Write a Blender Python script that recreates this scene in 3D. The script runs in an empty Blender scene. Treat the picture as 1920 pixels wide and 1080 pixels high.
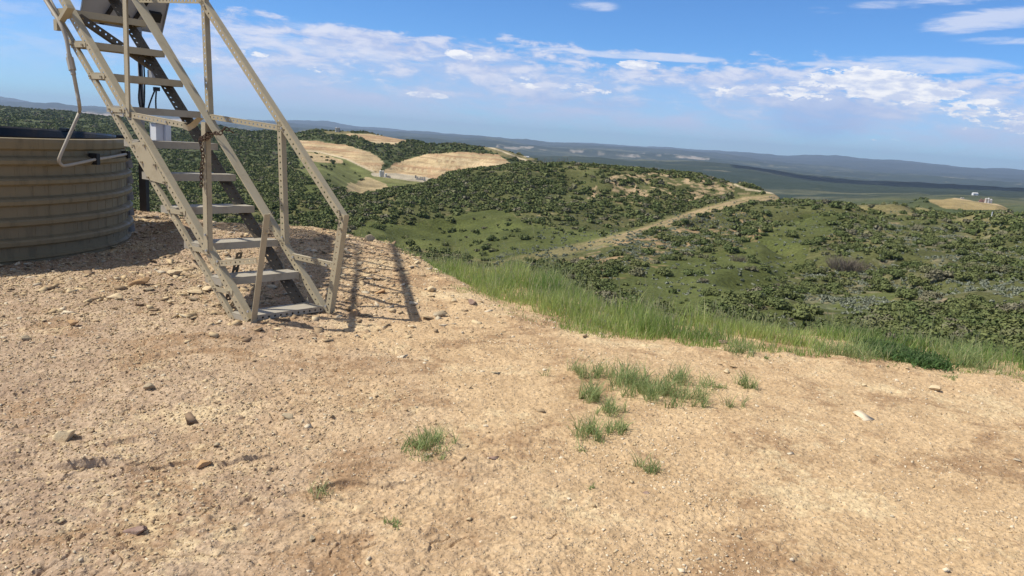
import bpy, math, random
import numpy as np
from mathutils import Vector, Matrix, Quaternion
rng = np.random.RandomState(7); random.seed(7)
sc = bpy.context.scene; col = sc.collection
R = math.radians
# ------------------------------------------------------------------ camera
F = 1397.0; ROLL = math.atan(129/1920); PITCH = R(11.407); H = 1.5
cam_d = bpy.data.cameras.new('camera'); cam = bpy.data.objects.new('camera', cam_d); col.objects.link(cam)
cam_d.sensor_width = 36; cam_d.lens = 36*F/1920; cam_d.clip_start = 0.05; cam_d.clip_end = 90000
cam.matrix_world = Matrix.Translation((0, 0, H)) @ Matrix.Rotation(math.pi/2-PITCH, 4, 'X') @ Matrix.Rotation(ROLL, 4, 'Z')
sc.camera = cam
sc.render.resolution_x = 1024; sc.render.resolution_y = 576
# ------------------------------------------------------------------ sun direction
SUN_EL = R(53.5); SUN_AZ = R(-96)           # azimuth from +Y towards +X
sdir = Vector((math.sin(SUN_AZ)*math.cos(SUN_EL), math.cos(SUN_AZ)*math.cos(SUN_EL), math.sin(SUN_EL)))
ld = bpy.data.lights.new('sun', 'SUN'); ld.energy = 5.0; ld.angle = R(0.55); ld.color = (1.0, 0.93, 0.81)
lo = bpy.data.objects.new('sun', ld); col.objects.link(lo)
lo.rotation_euler = sdir.to_track_quat('Z', 'Y').to_euler(); lo.location = (-20, 0, 40)
# ------------------------------------------------------------------ colour management
sc.view_settings.view_transform = 'Standard'; sc.view_settings.look = 'None'
sc.view_settings.exposure = 0.10; sc.view_settings.gamma = 1
# ------------------------------------------------------------------ node helper
class NT:
    def __init__(s, nt): s.nt = nt; s.N = nt.nodes; s.L = nt.links
    def n(s, t, **k):
        x = s.N.new(t)
        for a, b in k.items(): setattr(x, a, b)
        return x
    def put(s, sock, v):
        if isinstance(v, bpy.types.NodeSocket): s.L.new(v, sock)
        elif v is not None: sock.default_value = v
    def m(s, op, a, b=None, c=None, clamp=False):
        x = s.n('ShaderNodeMath', operation=op, use_clamp=clamp)
        s.put(x.inputs[0], a); s.put(x.inputs[1], b)
        if c is not None: s.put(x.inputs[2], c)
        return x.outputs[0]
    def mix(s, f, a, b, mode='MIX'):
        x = s.n('ShaderNodeMix', data_type='RGBA', blend_type=mode); x.clamp_factor = True
        s.put(x.inputs[0], f)
        for i, v in ((6, a), (7, b)):
            if isinstance(v, (tuple, list)): v = (*v[:3], 1.0)
            s.put(x.inputs[i], v)
        return x.outputs[2]
    def noise(s, vec, scale, detail=4, rough=.55, dist=0.0, lac=2.0):
        x = s.n('ShaderNodeTexNoise'); s.put(x.inputs['Vector'], vec)
        x.inputs['Scale'].default_value = scale; x.inputs['Detail'].default_value = detail
        x.inputs['Roughness'].default_value = rough; x.inputs['Distortion'].default_value = dist
        return x.outputs[0]
    def ramp(s, v, lo, hi, a=0.0, b=1.0, smooth=True):
        x = s.n('ShaderNodeMapRange', interpolation_type='SMOOTHSTEP' if smooth else 'LINEAR')
        s.put(x.inputs[0], v)
        for i, q in zip((1, 2, 3, 4), (lo, hi, a, b)): x.inputs[i].default_value = q
        return x.outputs[0]
    def vec(s, x, y, z=0.0):
        c = s.n('ShaderNodeCombineXYZ'); s.put(c.inputs[0], x); s.put(c.inputs[1], y); s.put(c.inputs[2], z); return c.outputs[0]
# ------------------------------------------------------------------ pixel helpers (measuring the photograph)
cR, sR = math.cos(ROLL), math.sin(ROLL); cP, sP = math.cos(PITCH), math.sin(PITCH)
def ray(x, y):
    u = (x-960)/F; v = -(y-540)/F
    a = u*cR - v*sR; b = u*sR + v*cR
    return a, cP+b*sP, b*cP-sP
def azel(x, y):
    a, b, c = ray(x, y); return math.atan2(a, b), c/math.hypot(a, b)
def to_px(X, Y, Z):
    Z = Z-H; yc = Y*cP - Z*sP; up = Y*sP + Z*cP
    yc = np.maximum(yc, 1e-3); a = X/yc; b = up/yc
    u = a*cR + b*sR; v = -a*sR + b*cR
    return 960+F*u, 540-F*v
# ------------------------------------------------------------------ world: sky with clouds by direction
w = bpy.data.worlds.new("World"); sc.world = w; w.use_nodes = True
g = NT(w.node_tree); g.N.clear()
sky = g.n('ShaderNodeTexSky', sky_type='NISHITA'); sky.sun_disc = False
sky.sun_elevation = SUN_EL; sky.sun_rotation = SUN_AZ; sky.altitude = 2300
sky.air_density = 1.0; sky.dust_density = 0.5; sky.ozone_density = 1.5
tc = g.n('ShaderNodeTexCoord'); sep = g.n('ShaderNodeSeparateXYZ'); g.L.new(tc.outputs['Generated'], sep.inputs[0])
azn = g.m('MULTIPLY', g.m('ARCTAN2', sep.outputs[0], sep.outputs[1]), 180/math.pi)
eln = g.m('MULTIPLY', g.m('ARCSINE', sep.outputs[2]), 180/math.pi)
def sk(xs, ys, sc_=1.0, d=6, r=.55, off=0.0, dist=0.0):
    return g.noise(g.vec(g.m('MULTIPLY', azn, xs), g.m('MULTIPLY', eln, ys), off), sc_, d, r, dist)
def deg(x, y):
    a, t = azel(x, y); return math.degrees(a), math.degrees(math.atan(t))
def ell(x, y, rx, ry, tilt=0.0, p=1.0):      # soft ellipse at a direction; radii in degrees
    a0, e0 = deg(x, y); da = g.m('SUBTRACT', azn, a0); de = g.m('SUBTRACT', eln, e0)
    if tilt: de = g.m('SUBTRACT', de, g.m('MULTIPLY', da, tilt))
    q = g.m('ADD', g.m('POWER', g.m('ABSOLUTE', g.m('DIVIDE', da, rx)), 2.0), g.m('POWER', g.m('ABSOLUTE', g.m('DIVIDE', de, ry)), 2.0))
    return g.ramp(q, 0.0, 1.0, p, 0.0)
nA = sk(.10, .42, 1, 7, .6, 0.0, .4); nB = sk(.45, 1.3, 1, 8, .62, 3.1, .3); nC = sk(.05, .55, 1, 5, .55, 7.7)
nD = sk(.75, 2.0, 1, 9, .68, 11.0, .3)
# broad lavender stratus band above the horizon
topm = g.m('ADD', g.ramp(azn, -2.0, 18.0, 6.9, 5.5), g.m('MULTIPLY', g.m('SUBTRACT', nC, .5), 7.0))
band = g.ramp(g.m('SUBTRACT', g.m('ADD', topm, g.m('MULTIPLY', g.m('SUBTRACT', nB, .5), 5.0)), eln), -0.5, 1.0)
low = g.ramp(eln, -0.2, 2.4, .30, 1.0)
lefth = g.ramp(azn, -34.0, -16.0, .25, 1.0)
strat = g.m('MULTIPLY', g.m('MULTIPLY', band, low), g.m('MULTIPLY', lefth, g.ramp(g.m('ADD', nA, g.m('MULTIPLY', g.m('SUBTRACT', nB, .5), .35)), .30, .62, .34, 1.0)))
skycol = g.mix(1.0, sky.outputs[0], (.46, .78, 1.14), 'MULTIPLY')
def scl(c, k): return tuple(v*k for v in c)
K = 1/0.12
LAV = scl((.52, .58, .80), K); WHT = scl((.92, .93, .97), K); VIR = scl((.22, .40, .76), K); CIR = scl((.72, .76, .90), K)
c1 = g.mix(g.m('MULTIPLY', strat, .88), skycol, LAV)
# wisps of brighter cloud inside the band
wis = g.m('MULTIPLY', g.m('MULTIPLY', band, g.ramp(eln, 1.8, 4.0)), g.m('MULTIPLY', g.ramp(g.m('ADD', g.m('MULTIPLY', nB, .7), g.m('MULTIPLY', nA, .4)), .50, .66), lefth))
c1 = g.mix(g.m('MULTIPLY', wis, .8), c1, CIR)
# high thin cirrus streaks and patches
nS = sk(.22, 1.3, 1, 8, .64, 5.0, .5)
cir = None
for (x, y, rx, ry, t, p) in ((520, 78, 6.5, .9, -.10, .8), (700, 100, 7, .7, -.08, .5), (600, 60, 4, .7, -.1, .35), (1060, 96, 6.5, .34, -.03, .8), (1240, 107, 6.0, .36, -.02, .9),
        (1700, 122, 7.5, .75, .0, .9), (1560, 120, 4, .3, .03, .8), (1850, 38, 5.5, .9, .07, .95), (1655, 12, 3.4, .5, .02, .6), (1880, 76, 3.4, .35, .0, .7), (1110, 8, 2.6, .6, -.05, .45),
        (1780, 2, 4, .35, .0, .5), (1860, 150, 4.5, .8, .0, .4), (380, 110, 2.6, .4, 0, .5), (1560, 20, 3, .35, 0, .3)):
    e = ell(x, y, rx, ry, t, p); cir = e if cir is None else g.m('MAXIMUM', cir, e)
cirm = g.m('MULTIPLY', g.m('MULTIPLY', g.ramp(g.m('ADD', cir, g.m('MULTIPLY', g.m('SUBTRACT', nS, .5), 3.2)), .10, 1.1), g.ramp(cir, 0.0, .45)), .72)
c1 = g.mix(cirm, c1, CIR)
# cumulus heads with crisp upper edges
cum = None
for (x, y, rx, ry, t, p) in ((1660, 160, 6.2, 1.5, -.10, 1.0), (1560, 152, 3.6, .9, .02, .8), (1790, 185, 3.5, .8, -.1, .7), (1850, 215, 4, .9, -.1, .65), (1500, 175, 4, .8, 0, .6),
        (860, 102, 1.6, .5, -.1, 1.0), (905, 110, 1.4, .35, 0, .6), (1200, 122, 2.2, .5, .0, .95), (1100, 165, 3.2, .8, 0, .55), (985, 155, 2.4, .8, 0, .55), (800, 178, 2.6, .35, 0, .7), (1380, 170, 4, .8, 0, .5),
        (360, 112, .9, .3, 0, .7), (400, 108, .6, .25, 0, .6), (30, 140, .9, .25, 0, .5), (600, 132, 2.2, .3, -.03, .5), (470, 100, 2.4, .35, -.03, .6), (1650, 262, 2.0, .25, 0, .4), (1240, 150, 3, .7, 0, .45), (1880, 245, 4, .5, 0, .4)):
    e = ell(x, y, rx, ry, t, p); cum = e if cum is None else g.m('MAXIMUM', cum, e)
cv = g.m('ADD', cum, g.m('MULTIPLY', g.m('SUBTRACT', nD, .5), 2.6))
cumm = g.m('MULTIPLY', g.ramp(cv, .45, .66), g.ramp(cum, .02, .45))
shade = g.ramp(sk(.6, 1.6, 1, 6, .6, 21.0), .38, .62)
c1 = g.mix(cumm, c1, g.mix(shade, scl((.58, .66, .86), K), WHT))
# rain veil under the big cloud
vir = g.m('MULTIPLY', ell(1540, 215, 4.5, 2.3, .05, 1.0), g.ramp(nB, .3, .6, .5, 1.0))
vir = g.m('MAXIMUM', vir, g.m('MULTIPLY', ell(1180, 190, 9.5, 1.0, .0, .7), g.ramp(nA, .35, .6)))
c1 = g.mix(g.m('MULTIPLY', g.m('MULTIPLY', vir, .42), g.m('SUBTRACT', 1.0, cumm)), c1, VIR)
# broken thin white cloud added overhead, out of view, to neutralise the blue skylight
oh = g.m('MULTIPLY', g.ramp(eln, 17.0, 30.0), g.ramp(g.noise(tc.outputs['Generated'], 3.0, 6, .6, .4), .36, .52, .35, 1.0))
c1 = g.mix(g.m('MULTIPLY', oh, .85), c1, scl((.36, .35, .355), K))
bg = g.n('ShaderNodeBackground'); bg.inputs['Strength'].default_value = 0.12
g.L.new(c1, bg.inputs['Color']); wo = g.n('ShaderNodeOutputWorld'); g.L.new(bg.outputs[0], wo.inputs['Surface'])
SKYN = (g, sky, bg)
# ------------------------------------------------------------------ object helpers
def tag(o, label=None, cat=None, group=None, kind=None):
    if label: o['label'] = label
    if cat: o['category'] = cat
    if group: o['group'] = group
    if kind: o['kind'] = kind
    return o
def mesh_np(name, v, f, mat, parent=None, smooth=False, attrs=None, loc=None):
    """v (n,3) array; f list of int arrays (quads and/or tris) of equal width, or one array"""
    v = np.asarray(v, dtype=np.float32)
    if loc is not None: v = v-np.asarray(loc, dtype=np.float32)
    fs = f if isinstance(f, list) else [f]
    me = bpy.data.meshes.new(name)
    tot = sum(a.size for a in fs); nf = sum(len(a) for a in fs)
    me.vertices.add(len(v)); me.vertices.foreach_set('co', v.ravel())
    me.loops.add(tot); me.loops.foreach_set('vertex_index', np.concatenate([a.ravel() for a in fs]).astype(np.int32))
    st = []; o = 0
    for a in fs:
        st.append(o+np.arange(len(a))*a.shape[1]); o += a.size
    me.polygons.add(nf); me.polygons.foreach_set('loop_start', np.concatenate(st).astype(np.int32))
    if smooth: me.polygons.foreach_set('use_smooth', np.ones(nf, dtype=bool))
    me.update(calc_edges=True); me.validate()
    if attrs:
        for k, a in attrs.items():
            if a.ndim == 2:
                at = me.attributes.new(k, 'FLOAT_COLOR', 'POINT'); c4 = np.ones((len(a), 4), dtype=np.float32); c4[:, :3] = a
                at.data.foreach_set('color', c4.ravel())
            else:
                at = me.attributes.new(k, 'FLOAT', 'POINT'); at.data.foreach_set('value', a.astype(np.float32))
    me.materials.append(mat)
    ob = bpy.data.objects.new(name, me); col.objects.link(ob)
    if parent is not None: ob.parent = parent
    elif loc is not None: ob.location = loc
    return ob
def empty(name, loc):
    o = bpy.data.objects.new(name, None); col.objects.link(o); o.location = loc; o.empty_display_size = .2; return o
class MB:
    """collects faces in world coordinates, links them as ONE mesh"""
    def __init__(s): s.v = []; s.f = []
    def add(s, vs, fs):
        b = len(s.v); s.v += [tuple(map(float, q)) for q in vs]; s.f += [tuple(b+i for i in q) for q in fs]
    def hexa(s, c):   # 8 corners, bottom 4 then top 4
        s.add(c, [(0, 3, 2, 1), (4, 5, 6, 7), (0, 1, 5, 4), (1, 2, 6, 5), (2, 3, 7, 6), (3, 0, 4, 7)])
    def bar(s, p0, p1, u, wu, v, wv):   # box along p0-p1, from 0..wu along u and 0..wv along v
        p0, p1, u, v = map(np.array, (p0, p1, u, v)); c = []
        for p in (p0, p1):
            c += [p, p+u*wu, p+u*wu+v*wv, p+v*wv]
        s.hexa(c)
    def boxc(s, c, sx, sy, sz, M=None):
        c = np.array(c); q = []
        for z in (-1, 1):
            for x, y in ((-1, -1), (1, -1), (1, 1), (-1, 1)):
                d = np.array((x*sx/2, y*sy/2, z*sz/2)); d = M @ d if M is not None else d; q.append(c+d)
        s.hexa(q)
    def tube(s, pts, r, n=10, cap=True):
        pts = [np.array(p, float) for p in pts]; rs = r if isinstance(r, (list, tuple)) else [r]*len(pts)
        b = len(s.v); prev = None
        for i, p in enumerate(pts):
            t = pts[min(i+1, len(pts)-1)]-pts[max(i-1, 0)]; t = t/np.linalg.norm(t)
            if prev is None:
                a = np.array((0, 0, 1.)) if abs(t[2]) < .9 else np.array((1., 0, 0)); e1 = np.cross(t, a)
            else: e1 = prev-t*np.dot(prev, t)
            e1 /= np.linalg.norm(e1); prev = e1; e2 = np.cross(t, e1)
            for k in range(n):
                an = 2*math.pi*k/n; s.v.append(tuple(p+rs[i]*(math.cos(an)*e1+math.sin(an)*e2)))
        for i in range(len(pts)-1):
            for k in range(n):
                s.f.append((b+i*n+k, b+i*n+(k+1) % n, b+(i+1)*n+(k+1) % n, b+(i+1)*n+k))
        if cap:
            s.f.append(tuple(b+k for k in range(n))[::-1]); s.f.append(tuple(b+(len(pts)-1)*n+k for k in range(n)))
    def perf(s, p0, p1, u, wd, nrm, th=.004, pitch=.05, rh=.0088, rows=1, holes=True):
        """sheet strip from p0 to p1, 0..wd along u, thickness th along nrm, real punched holes"""
        p0 = np.array(p0, float); p1 = np.array(p1, float); u = np.array(u, float); nrm = np.array(nrm, float)
        L = np.linalg.norm(p1-p0); t = (p1-p0)/L
        if not holes: s.bar(p0, p1, u, wd, nrm, th); return
        n = max(1, int(round(L/pitch))); cl = L/n; cw = wd/rows
        angs = [k*math.pi/4 for k in range(8)]
        oc = [(1, 0), (1, 1), (0, 1), (-1, 1), (-1, 0), (-1, -1), (0, -1), (1, -1)]
        for j in range(rows):
            for i in range(n):
                c = p0+t*(i+.5)*cl+u*(j+.5)*cw
                out = [c+t*a*cl/2+u*b*cw/2 for a, b in oc]
                inn = [c+rh*(math.cos(a)*t+math.sin(a)*u) for a in angs]
                vs = out+inn+[q+nrm*th for q in out]+[q+nrm*th for q in inn]
                fs = []
                for k in range(8):
                    k2 = (k+1) % 8
                    fs += [(k, k2, 8+k2, 8+k), (16+k, 24+k, 24+k2, 16+k2), (8+k, 8+k2, 24+k2, 24+k)]
                    edge_t = (k in (7, 0) and i == n-1) or (k in (3, 4) and i == 0)
                    edge_u = (k in (1, 2) and j == rows-1) or (k in (5, 6) and j == 0)
                    if edge_t or edge_u: fs.append((k, 16+k, 16+k2, k2))
                s.add(vs, fs)
    def build(s, name, mat, parent=None, smooth=False, base=(0, 0, 0)):
        me = bpy.data.meshes.new(name); b = np.array(base)
        me.from_pydata([tuple(np.array(q)-b) for q in s.v], [], s.f); me.validate(); me.update()
        if smooth: me.polygons.foreach_set('use_smooth', np.ones(len(me.polygons), dtype=bool))
        me.materials.append(mat); o = bpy.data.objects.new(name, me); col.objects.link(o)
        if parent is not None: o.parent = parent
        else: o.location = base
        return o
# ------------------------------------------------------------------ numpy noise
def _h(ix, iy, seed):
    n = (ix.astype(np.int64)*374761393 + iy.astype(np.int64)*668265263 + seed*69069) & 0xffffffff
    n = ((n ^ (n >> 13))*1274126177) & 0xffffffff
    return ((n ^ (n >> 16)) & 0xffff)/65535.0
def vnoise(x, y, seed=0):
    ix = np.floor(x); iy = np.floor(y); fx = x-ix; fy = y-iy
    fx = fx*fx*fx*(fx*(fx*6-15)+10); fy = fy*fy*fy*(fy*(fy*6-15)+10)
    a = _h(ix, iy, seed); b = _h(ix+1, iy, seed); c = _h(ix, iy+1, seed); d = _h(ix+1, iy+1, seed)
    return (a*(1-fx)+b*fx)*(1-fy)+(c*(1-fx)+d*fx)*fy-.5
def fbm(x, y, o=4, seed=0, r=.5):
    t = 0; a = 1.0; s_ = 0
    for k in range(o):
        cs, sn = math.cos(.6+k), math.sin(.6+k)
        t = t+a*vnoise((x*cs-y*sn)*2**k+13.7*k, (x*sn+y*cs)*2**k-7.1*k, seed+k); s_ += a; a *= r
    return t/s_*1.6
def ss(x, a, b):
    t = np.clip((x-a)/(b-a), 0, 1); return t*t*(3-2*t)
# ------------------------------------------------------------------ materials
def material(name):
    m = bpy.data.materials.new(name); m.use_nodes = True; q = NT(m.node_tree)
    p = q.N['Principled BSDF']; return m, q, p
def objco(q): return q.n('ShaderNodeTexCoord').outputs['Object']
def geopos(q): return q.n('ShaderNodeNewGeometry').outputs['Position']
def setb(q, p, colr, rough=.8, metal=0, bump=None, bs=.3, bd=.01, spec=.3):
    q.put(p.inputs['Base Color'], (*colr, 1) if isinstance(colr, tuple) else colr)
    q.put(p.inputs['Roughness'], rough); p.inputs['Metallic'].default_value = metal
    p.inputs['Specular IOR Level'].default_value = spec
    if bump is not None:
        b = q.n('ShaderNodeBump'); b.inputs['Strength'].default_value = bs; b.inputs['Distance'].default_value = bd
        q.put(b.inputs['Height'], bump); q.L.new(b.outputs[0], p.inputs['Normal'])
def paint(name, c, dirt=(.16, .12, .08), amt=.35, rough=.5, scale=6, streak=False):
    m, q, p = material(name); v = geopos(q)
    if streak:
        mp = q.n('ShaderNodeMapping'); mp.inputs['Scale'].default_value = (5, 5, .55); q.L.new(v, mp.inputs[0]); v = mp.outputs[0]
    n1 = q.noise(v, scale, 6, .65); n2 = q.noise(v, scale*9, 4, .6)
    f = q.ramp(q.m('ADD', q.m('MULTIPLY', n1, .7), q.m('MULTIPLY', n2, .3)), .48, .68, 0, amt)
    cc = q.mix(f, c, dirt); cc = q.mix(q.ramp(n2, .3, .7, 0, .12), cc, scl(c, 1.25))
    setb(q, p, cc, q.ramp(n1, .3, .7, rough-.08, rough+.2), 0, n2, .12, .002, .35); return m
M_STEEL = paint('khaki_painted_steel', (.42, .365, .25), (.17, .115, .065), rough=.48)
M_TREAD = paint('worn_tread_steel', (.37, .34, .275), (.20, .17, .13), .5, .55, 9)
M_TANK = paint('tank_steel', (.235, .192, .112), (.12, .095, .06), .6, .5, 2.2, True)
M_SHADESTEEL = paint('shade_toned_steel', (.11, .092, .065), (.04, .03, .02), .5, .6, 9)  # shaded look of the far chord and braces, put into the base colour
M_CONDUIT = paint('conduit_paint', (.42, .385, .32), rough=.45)
M_DARK = paint('dark_plastic', (.018, .018, .02), (.05, .045, .04), .3, .5)
M_LINER = paint('black_liner', (.016, .018, .024), (.06, .05, .045), .3, .4)
M_PANEL = paint('panel_backsheet', (.42, .42, .42), (.3, .28, .25), .3, .5)
M_WHITE = paint('white_enclosure_paint', (.72, .73, .75), (.4, .36, .3), .25, .45)
M_RUST = paint('rusty_iron', (.08, .05, .035), (.05, .035, .03), .6, .85, 40)
M_CELL = paint('solar_cells', (.02, .03, .06), (.03, .03, .05), .2, .15)
M_REDP = paint('faded_red_paint', (.34, .12, .09), (.2, .12, .1), .3, .6, .5)
M_GREY = paint('grey_metal', (.33, .33, .33), (.2, .18, .16), .3, .5, .5)
M_PALE = paint('pale_tank_paint', (.60, .58, .55), (.4, .36, .3), .25, .6, .4)
# ------------------------------------------------------------------ pad shape
EDGE = np.array([(-40, 18), (-16, 13.2), (-9, 12.2), (-6.6, 11.6), (-5.7, 11.0), (-4.65, 10.6), (-3.93, 10.6), (-3.09, 10.6), (-2.4, 10.15), (-1.85, 9.9), (-1.32, 8.96), (-.58, 7.24), (-.12, 6.23), (.2, 6.0), (.62, 5.8), (1.03, 5.63), (1.53, 5.6), (2.06, 5.58), (2.67, 5.52), (3.0, 5.38), (3.81, 5.2), (5, 4.9), (8, 4.0), (20, 0), (40, -8)], float)
def edge_dist(X, Y):
    """signed distance beyond the pad edge (positive outside)"""
    best = np.full(X.shape, 1e9); sg = np.ones(X.shape)
    for a, b in zip(EDGE[:-1], EDGE[1:]):
        d = b-a; L2 = d@d; t = np.clip(((X-a[0])*d[0]+(Y-a[1])*d[1])/L2, 0, 1)
        ex = X-(a[0]+t*d[0]); ey = Y-(a[1]+t*d[1]); q = ex*ex+ey*ey
        s_ = d[0]*ey-d[1]*ex
        m = q < best; best = np.where(m, q, best); sg = np.where(m, np.sign(s_), sg)
    return np.sqrt(best)*sg
def pad_z(X, Y, fine=False):
    e = edge_dist(X, Y); eo = np.maximum(e, 0)
    z = -0.10*eo-.40*np.maximum(eo-1.2, 0)*ss(eo, 1.0, 2.2)
    back = ss(X, 0.5, -1.5)*ss(eo, 0, .5); z = z-back*.45*eo
    z = z+.035*fbm(X*.5, Y*.5, 3, 5)
    # loose rubble mound behind the stairs and towards the tank
    z = z+ss(Y, 6.6, 9.0)*ss(X, -.8, -2.6)*(.05+.10*fbm(X*1.1, Y*1.1, 3, 77))
    # flatten under the stair foot and the tank
    for cx, cy, r0, r1 in ((-1.95, 5.75, .7, 1.3), (-6.64, 8.05, 2.3, 2.9)):
        k = 1-ss(np.hypot(X-cx, Y-cy), r0, r1); z = z*(1-k)+0*k
    if fine:
        rough = .45+.55*ss(X+.35*(Y-3)+.8*fbm(X*.7, Y*.7, 3, 31), .8, -1.2)
        crk = np.abs(fbm(X*1.7+.4*fbm(X*4, Y*4, 2, 3), Y*2.6, 4, 91, .6))
        z = z-.010*(1-ss(crk, 0, .035))*rough
        z = z+.030*rough*fbm(X*2.2, Y*3.1, 3, 19)
        r2 = fbm(X*7, Y*9, 4, 43, .62); z = z+.024*rough*np.maximum(r2, -.1)
        z = z+.012*fbm(X*26, Y*30, 3, 61, .7)*(.5+.5*rough)
        ex = e+.25*fbm(X*1.8, Y*1.8, 3, 8)
        z = z+.05*ss(ex, -.5, -.05)*(1-ss(ex, -.05, .5))*np.maximum(fbm(X*5, Y*5, 3, 23), 0)
        # small eroded ledges in the near left soil
        for (lx, ly, ll, hh, an) in ((-1.76, 2.94, .17, .055, .04), (-.62, 2.92, .22, .03, .25), (-1.28, 3.05, .3, .024, .35), (-2.25, 2.75, .2, .026, .3), (-1.75, 3.2, .12, .03, .1), (1.06, 2.42, .12, .018, .1), (-1.35, 2.62, .12, .015, .0)):
            dx = X-lx; dy = Y-ly-an*dx-.025*np.sin(dx*19+lx*7); wx = np.exp(-(dx/ll)**2)
            z = z+hh*wx*ss(dy, -.006, .006)*np.exp(-np.maximum(dy, 0)/.10)
    return z
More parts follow.
